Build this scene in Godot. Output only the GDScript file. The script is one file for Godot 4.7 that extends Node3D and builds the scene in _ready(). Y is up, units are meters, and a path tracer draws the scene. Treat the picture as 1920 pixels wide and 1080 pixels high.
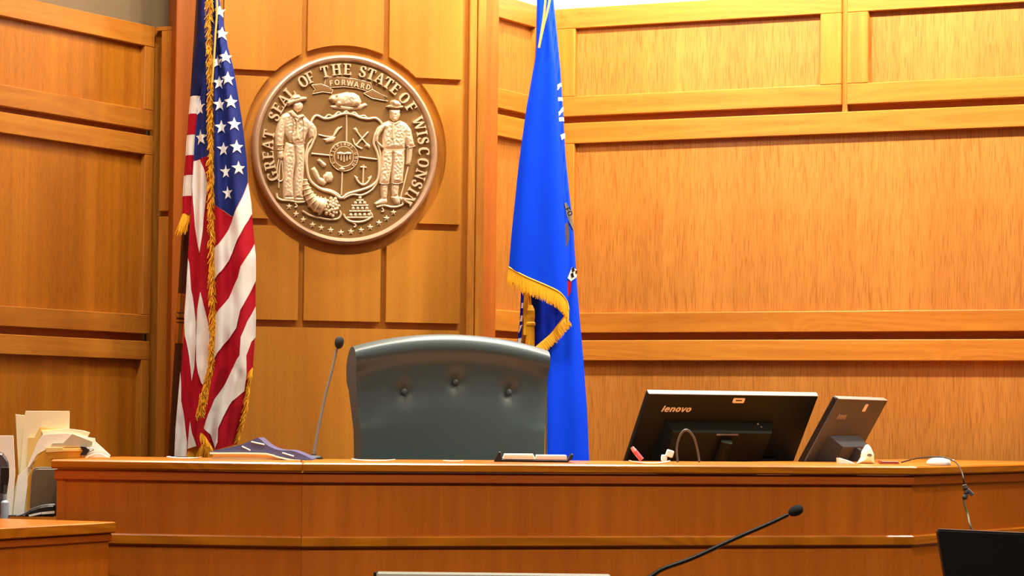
extends Node3D
# A courtroom corner: a judge's bench before an oak-panelled corner, a bronze seal on a projecting bay, two draped flags.

const UP := Vector3.UP
var M := {}
var rng := RandomNumberGenerator.new()


func _ready() -> void:
	rng.seed = 7
	var cam := Camera3D.new()
	cam.name = "camera"
	cam.fov = 11.4621
	cam.near = 0.1
	cam.far = 60.0
	cam.position = Vector3(-2.5878, 1.65, 10.2635)
	cam.rotation_degrees = Vector3(2.590, -17.516, 0.635)
	add_child(cam)
	cam.current = true
	var we := WorldEnvironment.new()
	we.name = "environment"
	var env := Environment.new()
	env.background_mode = Environment.BG_COLOR
	env.background_color = Color(0.05, 0.05, 0.05)
	env.ambient_light_source = Environment.AMBIENT_SOURCE_DISABLED
	env.tonemap_mode = Environment.TONE_MAPPER_LINEAR
	env.tonemap_exposure = 1.0
	env.sdfgi_enabled = true
	env.ssao_enabled = true
	env.ssil_enabled = true
	we.environment = env
	add_child(we)
	make_materials()
	lights()
	room()
	left_wing()
	right_wing()
	bay()
	bench()
	seal()
	us_flag()
	state_flag()
	chair()
	monitors()
	desk_items()
	left_items()
	front_items()


# ------------------------------------------------------------------ lights
func lights() -> void:
	# recessed downlights a metre out from the panelled walls, and unseen fill panels added over the well of the court
	for s in [0.35, 1.05, 1.75, 2.45, 3.15]:
		downlight(Vector3(0.972, 0, -0.542) + Vector3(0.7071, 0, 0.7071) * s + Vector3(-0.7071, 0, 0.7071) * 0.8, R_LIGHT, "along the right wall", 62.0, Vector3(0.7071, 0, -0.7071))
	downlight(Vector3(1.34, 0, 0.14), R_LIGHT * 0.28, "added to brighten the wall beside the right corner", 62.0, Vector3(-0.7071, 0, -0.7071))  # unseen lamp, added to brighten the right return wall
	for s in [0.6, 1.3, 2.0, 2.7]:
		downlight(Vector3(-0.67, 0, -0.24) + Vector3(-0.7071, 0, 0.7071) * s + Vector3(0.7071, 0, 0.7071) * 0.75, L_LIGHT, "along the left wall", 62.0, Vector3(-0.7071, 0, -0.7071))
	for x in [-0.45, 0.0, 0.45]:
		downlight(Vector3(x, 0, 0.95), C_LIGHT, "over the seal", 62.0, Vector3(0, 0, -1))
	for p in [Vector3(-0.6, 0, 3.0), Vector3(1.6, 0, 3.0), Vector3(-2.2, 0, 5.4), Vector3(0.6, 0, 5.4), Vector3(-3.4, 0, 8.4), Vector3(-0.4, 0, 8.6)]:
		fill_panel(p, T_LIGHT)
	for x in [-2.7, -1.7, -0.7, 0.3, 1.3, 2.3, 3.3]:
		downlight(Vector3(x, 0, 4.8), F_LIGHT, "before the judge bench", 59.0)
	for x in [-1.3, -0.5, 0.3, 1.1]:
		downlight(Vector3(x, 0, 2.2 - 0.2 * absf(x)), B_LIGHT, "above the judge bench", 27.0)


const R_LIGHT := 4.7
const L_LIGHT := 1.45
const C_LIGHT := 1.65
const T_LIGHT := 0.5
const F_LIGHT := 3.5
const B_LIGHT := 8.0
const CEIL := 4.0
const WARM := Color(1.0, 0.96, 0.89)


func downlight(at: Vector3, energy: float, where: String, cone := 80.0, aim := Vector3.ZERO) -> void:
	var t := thing("ceiling_downlight", "round recessed ceiling downlight with white trim ring " + where, "ceiling light", Vector3(at.x, CEIL, at.z), 0.0, "downlights " + where)
	var st := start()
	lathe(st, [Vector2(0.065, 0.0), Vector2(0.095, 0.0), Vector2(0.1, -0.006), Vector2(0.095, -0.012), Vector2(0.07, -0.012), Vector2(0.065, 0.0)], 24)
	part("trim_ring", st, M.white, t)
	st = start()
	lathe(st, [Vector2(0.0, -0.004), Vector2(0.066, -0.004), Vector2(0.066, -0.002), Vector2(0.0, -0.002)], 24)
	part("lens", st, M.glow, t)
	var l := SpotLight3D.new()
	l.name = "lamp"
	l.transform = Transform3D(Basis.looking_at((Vector3.DOWN + aim * 0.5).normalized(), Vector3(0.1, 0, 1)), Vector3(at.x, CEIL - 0.02, at.z))
	l.spot_angle = cone
	l.spot_angle_attenuation = 0.35
	l.spot_range = 14
	l.spot_attenuation = 2
	l.light_energy = energy
	l.light_size = 0.06
	l.light_color = WARM
	l.shadow_enabled = true
	add_child(l, true)


func fill_panel(at: Vector3, energy: float) -> void:  # no such fixture is seen; the panel is added as fill light
	var t := thing("ceiling_troffer", "unseen rectangular fill light panel added over the courtroom floor", "ceiling light", Vector3(at.x, CEIL, at.z), 0.0, "added fill light panels")
	var st := start()
	for s in [-1, 1]:
		box(st, Vector3(-0.62, -0.02, s * 0.31 - 0.02), Vector3(0.62, 0.0, s * 0.31 + 0.02), 0.004)
		box(st, Vector3(s * 0.61 - 0.02, -0.02, -0.29), Vector3(s * 0.61 + 0.02, 0.0, 0.29), 0.004)
	part("frame", st, M.white, t)
	st = start()
	box(st, Vector3(-0.59, -0.012, -0.29), Vector3(0.59, -0.004, 0.29), 0.001)
	part("diffuser", st, M.glow, t)
	var l := AreaLight3D.new()
	l.name = "panel_lamp"
	l.area_size = Vector2(1.18, 0.58)
	l.position = Vector3(at.x, CEIL - 0.03, at.z)
	l.rotation_degrees.x = -90
	l.light_energy = energy
	l.light_color = Color(1.0, 0.97, 0.9)
	l.area_range = 16
	l.area_attenuation = 2
	l.shadow_enabled = true
	add_child(l, true)


# ------------------------------------------------------------------ helpers: nodes
var taken := {}


func numbered(n: String) -> String:
	var k: int = taken.get(n, 0)
	taken[n] = k + 1
	return n if k == 0 else "%s_%03d" % [n, k]


func tag(o: Node3D, label: String, category := "", group := "", kind := "") -> Node3D:
	if label: o.set_meta("label", label)
	if category: o.set_meta("category", category)
	if group: o.set_meta("group", group)
	if kind: o.set_meta("kind", kind)
	return o


func thing(called: String, label: String, category: String, at := Vector3.ZERO, turn := 0.0, group := "") -> Node3D:
	var o := Node3D.new()
	o.name = numbered(called)
	add_child(o, true)
	o.position = at
	o.rotation_degrees.y = turn
	tag(o, label, category, group)
	return o


func struct(called: String) -> Node3D:
	var o := Node3D.new()
	o.name = called
	add_child(o, true)
	o.set_meta("kind", "structure")
	return o


func mesh_node(called: String, mesh: Mesh, material: Material, parent: Node3D) -> MeshInstance3D:
	var m := MeshInstance3D.new()
	m.mesh = mesh
	m.material_override = material
	m.name = called if parent != self else numbered(called)
	if parent != self:
		var k := 0
		for c in parent.get_children():
			if str(c.name) == called or str(c.name).begins_with(called + "_0"): k += 1
		if k: m.name = "%s_%03d" % [called, k]
	parent.add_child(m, true)
	return m


func part(called: String, st: SurfaceTool, material: Material, parent: Node3D) -> MeshInstance3D:
	return mesh_node(called, st.commit(), material, parent)


# ------------------------------------------------------------------ helpers: shapes
func start() -> SurfaceTool:
	var st := SurfaceTool.new()
	st.begin(Mesh.PRIMITIVE_TRIANGLES)
	return st


func tri(st: SurfaceTool, p: Array, n: Array, uv: Array) -> void:
	var g: Vector3 = (p[1] - p[0]).cross(p[2] - p[0])
	var order := [0, 1, 2] if g.dot(n[0] + n[1] + n[2]) < 0.0 else [0, 2, 1]
	for i in order:
		st.set_normal(n[i])
		st.set_uv(uv[i])
		st.add_vertex(p[i])


func quad(st: SurfaceTool, a: Vector3, b: Vector3, c: Vector3, d: Vector3, n: Vector3, uv: Array) -> void:
	tri(st, [a, b, c], [n, n, n], [uv[0], uv[1], uv[2]])
	tri(st, [a, c, d], [n, n, n], [uv[0], uv[2], uv[3]])


# UVs in metres: u runs along the grain axis, v across it
func grain_uv(p: Vector3, n: Vector3, axis: int, off: Vector2) -> Vector2:
	var u := p[axis]
	var rest := [0, 1, 2]
	rest.erase(axis)
	var a: int = rest[0]
	var b: int = rest[1]
	var v := p[a] if absf(n[b]) > absf(n[a]) else p[b]
	if absf(n[axis]) > 0.8:
		u = p[a] * 0.4
		v = p[b]
	return Vector2(u, v) + off


# a box with chamfered edges, its grain along one axis
func box(st: SurfaceTool, lo: Vector3, hi: Vector3, c := 0.002, axis := 0, off := Vector2.ZERO) -> void:
	c = minf(c, 0.45 * minf(hi.x - lo.x, minf(hi.y - lo.y, hi.z - lo.z)))
	var e := [lo, hi]
	for ax in 3:
		var b := (ax + 1) % 3
		var d := (ax + 2) % 3
		for s in 2:
			var n := Vector3.ZERO
			n[ax] = 1.0 if s else -1.0
			var q := []
			for k in [[0, 0], [1, 0], [1, 1], [0, 1]]:
				var p := Vector3.ZERO
				p[ax] = e[s][ax]
				p[b] = e[k[0]][b] + (c if k[0] == 0 else -c)
				p[d] = e[k[1]][d] + (c if k[1] == 0 else -c)
				q.append(p)
			quad(st, q[0], q[1], q[2], q[3], n, q.map(func(p): return grain_uv(p, n, axis, off)))
	if c <= 0.0: return
	for ax in 3:
		var b := (ax + 1) % 3
		var d := (ax + 2) % 3
		for sb in 2:
			for sd in 2:
				var nb := Vector3.ZERO
				nb[b] = 1.0 if sb else -1.0
				var nd := Vector3.ZERO
				nd[d] = 1.0 if sd else -1.0
				var n := (nb + nd).normalized()
				var q := []
				for k in [[0, 0], [1, 0], [1, 1], [0, 1]]:
					var p := Vector3.ZERO
					p[ax] = lo[ax] + c if k[0] == 0 else hi[ax] - c
					p[b] = e[sb][b] - (0.0 if k[1] == 0 else nb[b] * c)
					p[d] = e[sd][d] - (nd[d] * c if k[1] == 0 else 0.0)
					q.append(p)
				quad(st, q[0], q[1], q[2], q[3], n, q.map(func(p): return grain_uv(p, nb, axis, off)))
	for sx in 2:
		for sy in 2:
			for sz in 2:
				var s := Vector3(1.0 if sx else -1.0, 1.0 if sy else -1.0, 1.0 if sz else -1.0)
				var corner := Vector3(e[sx].x, e[sy].y, e[sz].z)
				var q := []
				for ax in 3:
					var p := corner - s * c
					p[ax] = corner[ax]
					q.append(p)
				var n := s.normalized()
				tri(st, q, [n, n, n], q.map(func(p): return grain_uv(p, n, axis, off)))


# a plan polygon raised from y0 to y1; grain runs along direction g
func slab(st: SurfaceTool, plan: PackedVector2Array, y0: float, y1: float, g: Vector2, c := 0.002, off := Vector2.ZERO) -> void:
	var side := g.orthogonal()
	var inner := plan
	if c > 0.0:
		var o := Geometry2D.offset_polygon(plan, -c, Geometry2D.JOIN_MITER)
		if o.size() == 1 and o[0].size() == plan.size():
			# keep corners in step
			var best := 0
			for i in plan.size():
				if o[0][i].distance_to(plan[0]) < o[0][best].distance_to(plan[0]): best = i
			inner = PackedVector2Array()
			for i in plan.size(): inner.append(o[0][(best + i) % plan.size()])
			if inner[1].distance_to(plan[1]) > 0.02:
				var r := PackedVector2Array()
				for i in plan.size(): r.append(inner[(plan.size() - i) % plan.size()])
				inner = r
		else: c = 0.0
	var idx := Geometry2D.triangulate_polygon(inner)
	for i in range(0, idx.size(), 3):
		for s in 2:
			var y := y1 if s else y0
			var n := UP if s else -UP
			var p := []
			for k in 3: p.append(Vector3(inner[idx[i + k]].x, y, inner[idx[i + k]].y))
			tri(st, p, [n, n, n], p.map(func(q): return Vector2(Vector2(q.x, q.z).dot(g), Vector2(q.x, q.z).dot(side)) + off))
	var area := 0.0
	for i in plan.size(): area += plan[i].cross(plan[(i + 1) % plan.size()])
	for i in plan.size():
		var a := plan[i]
		var b := plan[(i + 1) % plan.size()]
		var ia := inner[i]
		var ib := inner[(i + 1) % plan.size()]
		var o2 := (b - a).orthogonal().normalized() * (1.0 if area > 0.0 else -1.0)
		var n := Vector3(o2.x, 0, o2.y)
		if n.dot(Vector3(a.x - ia.x + b.x - ib.x, 0, a.y - ia.y + b.y - ib.y)) < 0.0: n = -n
		var rows := [[y0 + c, y1 - c, a, b, a, b, n], [y1 - c, y1, a, b, ia, ib, (n + UP).normalized()], [y0, y0 + c, ia, ib, a, b, (n - UP).normalized()]]
		for r in rows:
			if r[0] >= r[1]: continue
			var q := [Vector3(r[2].x, r[0], r[2].y), Vector3(r[3].x, r[0], r[3].y), Vector3(r[5].x, r[1], r[5].y), Vector3(r[4].x, r[1], r[4].y)]
			quad(st, q[0], q[1], q[2], q[3], r[6], q.map(func(p): return Vector2(Vector2(p.x, p.z).dot(g), p.y + Vector2(p.x, p.z).dot(side) * 0.3) + off))


# an outline in the xy plane, extruded from z0 to z1 with a chamfered front edge
func plate(st: SurfaceTool, poly: PackedVector2Array, z0: float, z1: float, c := 0.0, axis := 1, off := Vector2.ZERO) -> void:
	var inner := poly
	if c > 0.0:
		var o := Geometry2D.offset_polygon(poly, -c, Geometry2D.JOIN_MITER)
		if o.size() == 1: inner = o[0]
	var uvf := func(p: Vector3) -> Vector2: return (Vector2(p.y, p.x + p.z) if axis == 1 else Vector2(p.x, p.y + p.z)) + off
	var idx := Geometry2D.triangulate_polygon(inner)
	for i in range(0, idx.size(), 3):
		for s in 2:
			var n := Vector3(0, 0, 1 if s else -1)
			var p := []
			for k in 3: p.append(Vector3(inner[idx[i + k]].x, inner[idx[i + k]].y, z1 if s else z0))
			tri(st, p, [n, n, n], p.map(uvf))
	var cw := Geometry2D.is_polygon_clockwise(inner)
	for i in inner.size():
		var a := inner[i]
		var b := inner[(i + 1) % inner.size()]
		if a.distance_to(b) < 1e-6: continue
		var o2 := (b - a).orthogonal().normalized() * (-1.0 if cw else 1.0)
		var mid := (a + b) * 0.5
		if Geometry2D.is_point_in_polygon(mid + o2 * 0.0004, inner): o2 = -o2
		var n := Vector3(o2.x, o2.y, 0)
		var ao := a + o2 * c
		var bo := b + o2 * c
		var q := [Vector3(ao.x, ao.y, z0), Vector3(bo.x, bo.y, z0), Vector3(bo.x, bo.y, z1 - c), Vector3(ao.x, ao.y, z1 - c)]
		quad(st, q[0], q[1], q[2], q[3], n, q.map(uvf))
		if c > 0.0:
			q = [q[3], q[2], Vector3(b.x, b.y, z1), Vector3(a.x, a.y, z1)]
			quad(st, q[0], q[1], q[2], q[3], (n + Vector3(0, 0, 1)).normalized(), q.map(uvf))


func lathe(st: SurfaceTool, profile: Array, sides := 24, at := Vector3.ZERO, basis := Basis.IDENTITY) -> void:
	for i in profile.size() - 1:
		var a: Vector2 = profile[i]
		var b: Vector2 = profile[i + 1]
		var t := (b - a)
		if t.length() < 1e-7: continue
		var n2 := Vector2(t.y, -t.x).normalized()
		for k in sides:
			var f0 := TAU * k / sides
			var f1 := TAU * (k + 1) / sides
			var d0 := Vector3(cos(f0), 0, sin(f0))
			var d1 := Vector3(cos(f1), 0, sin(f1))
			var p := [d0 * a.x + UP * a.y, d1 * a.x + UP * a.y, d1 * b.x + UP * b.y, d0 * b.x + UP * b.y]
			var n := [d0 * n2.x + UP * n2.y, d1 * n2.x + UP * n2.y]
			var nn := [n[0], n[1], n[1], n[0]]
			for j in 4:
				p[j] = at + basis * p[j]
				nn[j] = basis * nn[j]
			var uv := [Vector2(f0, a.y), Vector2(f1, a.y), Vector2(f1, b.y), Vector2(f0, b.y)]
			if a.x > 1e-6: tri(st, [p[0], p[1], p[2]], [nn[0], nn[1], nn[2]], [uv[0], uv[1], uv[2]])
			if b.x > 1e-6: tri(st, [p[0], p[2], p[3]], [nn[0], nn[2], nn[3]], [uv[0], uv[2], uv[3]])


func ball(st: SurfaceTool, at: Vector3, r: float, sides := 10, squash := 1.0) -> void:
	var prof := []
	for i in 7:
		var f := -PI / 2 + PI * i / 6
		prof.append(Vector2(cos(f) * r, sin(f) * r * squash))
	lathe(st, prof, sides, at)


# a swept round bar; radii may be one number or one per point
func tube(st: SurfaceTool, pts: Array, radius: Variant, sides := 8, caps := true) -> void:
	var n := pts.size()
	var rings := []
	var norms := []
	var ref := Vector3(0.31, 0.2, 0.93)
	for i in n:
		var t: Vector3 = (pts[mini(i + 1, n - 1)] - pts[maxi(i - 1, 0)]).normalized()
		var s := t.cross(ref).normalized()
		if s.length() < 0.5: s = t.cross(Vector3.RIGHT).normalized()
		var b := s.cross(t)
		ref = -t.cross(s) if false else ref
		var r: float = radius[i] if radius is Array else radius
		var ring := []
		var nr := []
		for k in sides:
			var f := TAU * k / sides
			var d := s * cos(f) + b * sin(f)
			ring.append(pts[i] + d * r)
			nr.append(d)
		rings.append(ring)
		norms.append(nr)
	for i in n - 1:
		for k in sides:
			var k2 := (k + 1) % sides
			var uv := [Vector2(i, k), Vector2(i, k + 1), Vector2(i + 1, k + 1), Vector2(i + 1, k)]
			tri(st, [rings[i][k], rings[i][k2], rings[i + 1][k2]], [norms[i][k], norms[i][k2], norms[i + 1][k2]], [uv[0], uv[1], uv[2]])
			tri(st, [rings[i][k], rings[i + 1][k2], rings[i + 1][k]], [norms[i][k], norms[i + 1][k2], norms[i + 1][k]], [uv[0], uv[2], uv[3]])
	if caps:
		for e in [0, n - 1]:
			var d: Vector3 = (pts[0] - pts[1]).normalized() if e == 0 else (pts[n - 1] - pts[n - 2]).normalized()
			for k in sides:
				tri(st, [pts[e], rings[e][k], rings[e][(k + 1) % sides]], [d, d, d], [Vector2.ZERO, Vector2.ZERO, Vector2.ZERO])


func smooth(pts: Array, per := 6) -> Array:
	var out := []
	var n := pts.size()
	for i in n - 1:
		var p0 = pts[maxi(i - 1, 0)]
		var p1 = pts[i]
		var p2 = pts[i + 1]
		var p3 = pts[mini(i + 2, n - 1)]
		for k in per:
			out.append(p1.cubic_interpolate(p2, p0, p3, float(k) / per))
	out.append(pts[n - 1])
	return out


func pv(a: Array) -> PackedVector2Array:
	var o := PackedVector2Array()
	for i in range(0, a.size(), 2): o.append(Vector2(a[i], a[i + 1]))
	return o


func pv3(a: Array, z := 0.0) -> Array:
	var o := []
	for i in range(0, a.size(), 2): o.append(Vector3(a[i], a[i + 1], z))
	return o


func at_y(line: PackedVector2Array, y: float) -> float:
	# x of an outline, listed from top to bottom, at height y
	if y >= line[0].y: return line[0].x
	for i in line.size() - 1:
		if y <= line[i].y and y >= line[i + 1].y:
			return lerpf(line[i + 1].x, line[i].x, (y - line[i + 1].y) / maxf(line[i].y - line[i + 1].y, 1e-6))
	return line[line.size() - 1].x


# a sheet over an outline, lifted by a height function
func sheet(st: SurfaceTool, poly: PackedVector2Array, zf: Callable, cell: float, lift := 0.0) -> void:
	var lo := poly[0]
	var hi := poly[0]
	for p in poly:
		lo = lo.min(p)
		hi = hi.max(p)
	var nx := ceili((hi.x - lo.x) / cell)
	var ny := ceili((hi.y - lo.y) / cell)
	var vert := func(p: Vector2) -> Array:
		var e := 0.0015
		var z: float = zf.call(p.x, p.y)
		var n := Vector3((zf.call(p.x - e, p.y) - zf.call(p.x + e, p.y)) / (2 * e), (zf.call(p.x, p.y - e) - zf.call(p.x, p.y + e)) / (2 * e), 1.0).normalized()
		return [Vector3(p.x, p.y, z) + n * lift, n]
	var cache := {}
	for j in ny:
		for i in nx:
			var c := PackedVector2Array([lo + Vector2(i, j) * cell, lo + Vector2(i + 1, j) * cell, lo + Vector2(i + 1, j + 1) * cell, lo + Vector2(i, j + 1) * cell])
			var inside := 0
			for p in c:
				if Geometry2D.is_point_in_polygon(p, poly): inside += 1
			var pieces := [c]
			if inside < 4:
				pieces = Geometry2D.intersect_polygons(c, poly)
			for piece in pieces:
				var vs := []
				for p in piece:
					if not cache.has(p): cache[p] = vert.call(p)
					vs.append(cache[p])
				for k in range(1, vs.size() - 1):
					tri(st, [vs[0][0], vs[k][0], vs[k + 1][0]], [vs[0][1], vs[k][1], vs[k + 1][1]], [piece[0], piece[k], piece[k + 1]])


# rounded relief: swells from the outline inwards
func relief(st: SurfaceTool, poly: PackedVector2Array, height: float, width: float, base: float, bump := 0.0, cell := 0.0022) -> void:
	var lo := poly[0]
	var hi := poly[0]
	for p in poly:
		lo = lo.min(p)
		hi = hi.max(p)
	lo -= Vector2.ONE * cell * 1.5
	hi += Vector2.ONE * cell * 1.5
	var nx := ceili((hi.x - lo.x) / cell) + 1
	var ny := ceili((hi.y - lo.y) / cell) + 1
	var h := PackedFloat32Array()
	h.resize(nx * ny)
	for j in ny:
		for i in nx:
			var p := lo + Vector2(i, j) * cell
			var d := 1e9
			for k in poly.size():
				d = minf(d, p.distance_squared_to(Geometry2D.get_closest_point_to_segment(p, poly[k], poly[(k + 1) % poly.size()])))
			d = sqrt(d)
			if Geometry2D.is_point_in_polygon(p, poly):
				var t := minf(d / width, 1.0)
				h[j * nx + i] = height * sqrt(1.0 - (1.0 - t) * (1.0 - t)) + bump * 0.32 * t * bumps.get_noise_2d(p.x, p.y)
			else:
				h[j * nx + i] = -d
	var pos := func(i: int, j: int) -> Vector3: return Vector3(lo.x + i * cell, lo.y + j * cell, base + h[j * nx + i])
	var nor := func(i: int, j: int) -> Vector3:
		var l := h[j * nx + maxi(i - 1, 0)]
		var r := h[j * nx + mini(i + 1, nx - 1)]
		var b := h[maxi(j - 1, 0) * nx + i]
		var t := h[mini(j + 1, ny - 1) * nx + i]
		return Vector3((l - r) / (2 * cell), (b - t) / (2 * cell), 1.0).normalized()
	for j in ny - 1:
		for i in nx - 1:
			if maxf(maxf(h[j * nx + i], h[j * nx + i + 1]), maxf(h[(j + 1) * nx + i], h[(j + 1) * nx + i + 1])) < 0.0: continue
			var p := [pos.call(i, j), pos.call(i + 1, j), pos.call(i + 1, j + 1), pos.call(i, j + 1)]
			var n := [nor.call(i, j), nor.call(i + 1, j), nor.call(i + 1, j + 1), nor.call(i, j + 1)]
			var z := Vector2.ZERO
			tri(st, [p[0], p[1], p[2]], [n[0], n[1], n[2]], [z, z, z])
			tri(st, [p[0], p[2], p[3]], [n[0], n[2], n[3]], [z, z, z])


var bumps: FastNoiseLite


func letter(text: String, font_name: String, bold: bool, height: float, depth: float, material: Material, parent: Node3D, at: Transform3D, called := "letter") -> MeshInstance3D:
	var f := SystemFont.new()
	f.font_names = PackedStringArray([font_name])
	f.font_weight = 700 if bold else 400
	var t := TextMesh.new()
	t.text = text
	t.font = f
	t.font_size = 64
	t.pixel_size = height / 46.0
	t.depth = depth
	t.curve_step = 1.0
	var m := mesh_node(called, t, material, parent)
	m.transform = at
	return m


# ------------------------------------------------------------------ materials
func plain(color: Color, rough := 0.6, metal := 0.0, spec := 0.5) -> StandardMaterial3D:
	var m := StandardMaterial3D.new()
	m.albedo_color = color
	m.roughness = rough
	m.metallic = metal
	m.metallic_specular = spec
	return m


func noise(seed_: int, freq: float, octaves := 3, kind := FastNoiseLite.TYPE_SIMPLEX_SMOOTH) -> FastNoiseLite:
	var n := FastNoiseLite.new()
	n.seed = seed_
	n.noise_type = kind
	n.frequency = freq
	n.fractal_octaves = octaves
	return n


# bytes of a seamless noise picture, stretched along x (the grain)
func streaks(seed_: int, along: int, across: int, freq: float, w: int, h: int, octaves := 3) -> PackedByteArray:
	var im := noise(seed_, freq, octaves).get_seamless_image(along, across, false, false, 0.15)
	im.convert(Image.FORMAT_L8)
	im.resize(w, h, Image.INTERPOLATE_BILINEAR)
	return im.get_data()


# oak: light and dark tones mixed by stretched noise; the picture spans 1.6 m along and 0.8 m across the grain
func oak(seed_: int, light: Color, dark: Color, pores: float, broad: float, leaf: float, fig: float, along: int) -> StandardMaterial3D:
	var w := 512
	var h := 1024
	var fine := streaks(seed_, along, h, 0.15, w, h, 2)
	var mid := streaks(seed_ + 1, 24, 512, 0.035, w, h, 3)
	var wide := streaks(seed_ + 2, 10, 64, 0.03, w, h, 2)
	var figure := streaks(seed_ + 3, 20, 128, 0.02, w, h, 2)
	var data := PackedByteArray()
	data.resize(w * h * 3)
	var tone := PackedFloat32Array()
	for i in 16: tone.append(rng.randf() - 0.5)
	for y in h:
		var lf := tone[(y * 16 / h) % 16] * leaf
		if leaf > 0.05 and (y * 16) % h < 40: lf -= leaf * 0.4
		for x in w:
			var i := y * w + x
			var f := fine[i] / 255.0
			var t := 0.5 + broad * (mid[i] / 255.0 - 0.5) * 1.6 + broad * (wide[i] / 255.0 - 0.5) + lf
			if fig > 0.0: t += fig * sin(figure[i] / 255.0 * 46.0)
			t -= pores * clampf((0.44 - f) * 6.0, 0.0, 1.0)
			t = clampf(t, 0.0, 1.0)
			data[i * 3] = int(lerpf(dark.r8, light.r8, t))
			data[i * 3 + 1] = int(lerpf(dark.g8, light.g8, t))
			data[i * 3 + 2] = int(lerpf(dark.b8, light.b8, t))
	var m := plain(Color.WHITE, 0.42)
	m.albedo_texture = ImageTexture.create_from_image(Image.create_from_data(w, h, false, Image.FORMAT_RGB8, data))
	m.uv1_scale = Vector3(1.0 / 1.6, 1.0 / 0.8, 1)
	return m


func make_materials() -> void:
	bumps = noise(5, 75.0, 2)
	M.rift = oak(11, Color8(202, 140, 64), Color8(152, 90, 28), 0.46, 0.16, 0.0, 0.0, 80)
	M.leaf = oak(21, Color8(198, 126, 28), Color8(150, 84, 10), 0.3, 0.22, 0.2, 0.0, 160)
	M.fine = oak(31, Color8(200, 134, 40), Color8(166, 100, 22), 0.16, 0.22, 0.0, 0.0, 300)
	M.rail = oak(41, Color8(202, 136, 46), Color8(160, 92, 22), 0.18, 0.2, 0.0, 0.1, 96)
	M.red = oak(51, Color8(194, 108, 26), Color8(150, 74, 12), 0.12, 0.25, 0.0, 0.06, 96)
	M.bench = oak(61, Color8(196, 106, 8), Color8(164, 78, 2), 0.14, 0.3, 0.1, 0.0, 160)
	M.edge = oak(71, Color8(198, 118, 18), Color8(148, 76, 4), 0.16, 0.25, 0.0, 0.2, 96)
	M.edge.roughness = 0.3
	M.trim = oak(81, Color8(190, 92, 10), Color8(158, 68, 4), 0.12, 0.25, 0.0, 0.12, 96)
	M.paint = plain(Color(0.47, 0.395, 0.285), 0.9)
	M.paint_lit = plain(Color(0.86, 0.84, 0.76), 0.9)  # wall paint made near white, with the strong wall light put into the colour
	M.ceiling = plain(Color(0.8, 0.79, 0.75), 0.95)
	M.carpet = plain(Color(0.2, 0.2, 0.23), 1.0)
	M.white = plain(Color(0.9, 0.9, 0.88), 0.5)
	M.glow = plain(Color(0.9, 0.9, 0.88), 0.5)
	M.glow.emission_enabled = true
	M.glow.emission = Color(1.0, 0.95, 0.86)
	M.glow.emission_energy_multiplier = 1.5
	M.bronze = plain(Color8(134, 96, 46), 0.52, 0.3)
	M.bronze_light = plain(Color8(226, 200, 162), 0.42, 0.4)
	M.bronze_rim = plain(Color8(190, 154, 124), 0.42, 0.45)
	M.black = plain(Color(0.035, 0.033, 0.03), 0.45)
	M.black_matte = plain(Color(0.07, 0.07, 0.07), 0.85)
	M.leather = plain(Color8(82, 101, 103), 0.34)
	M.leather.clearcoat_enabled = true
	M.leather.clearcoat = 0.3
	M.leather.clearcoat_roughness = 0.35
	M.gold = plain(Color8(250, 184, 20), 0.6)
	M.gold_cord = plain(Color8(232, 190, 90), 0.55)
	M.brass = plain(Color8(220, 170, 80), 0.25, 0.9)
	M.pole = plain(Color8(70, 34, 18), 0.3)
	M.navy = cloth(Color8(38, 52, 128))
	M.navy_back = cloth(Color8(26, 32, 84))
	M.red_cloth = cloth(Color8(186, 22, 42))
	M.white_cloth = cloth(Color8(253, 253, 250))
	M.royal = cloth(Color8(0, 68, 246))
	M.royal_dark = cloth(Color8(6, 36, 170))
	M.steel = plain(Color(0.6, 0.6, 0.6), 0.3, 0.8)
	M.grey = plain(Color(0.42, 0.41, 0.39), 0.5)
	M.paper = plain(Color(0.98, 0.97, 0.92), 0.85)
	M.cream = plain(Color(0.98, 0.94, 0.78), 0.85)
	M.manila = plain(Color(0.93, 0.8, 0.48), 0.8)
	M.amber = plain(Color8(214, 150, 30), 0.75)


func cloth(c: Color) -> StandardMaterial3D:
	var m := plain(c, 0.7, 0.0, 0.25)
	m.rim_enabled = true
	m.rim = 0.1
	m.rim_tint = 0.6
	return m


func off() -> Vector2:
	return Vector2(rng.randf() * 1.6, rng.randf() * 0.8)


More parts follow.
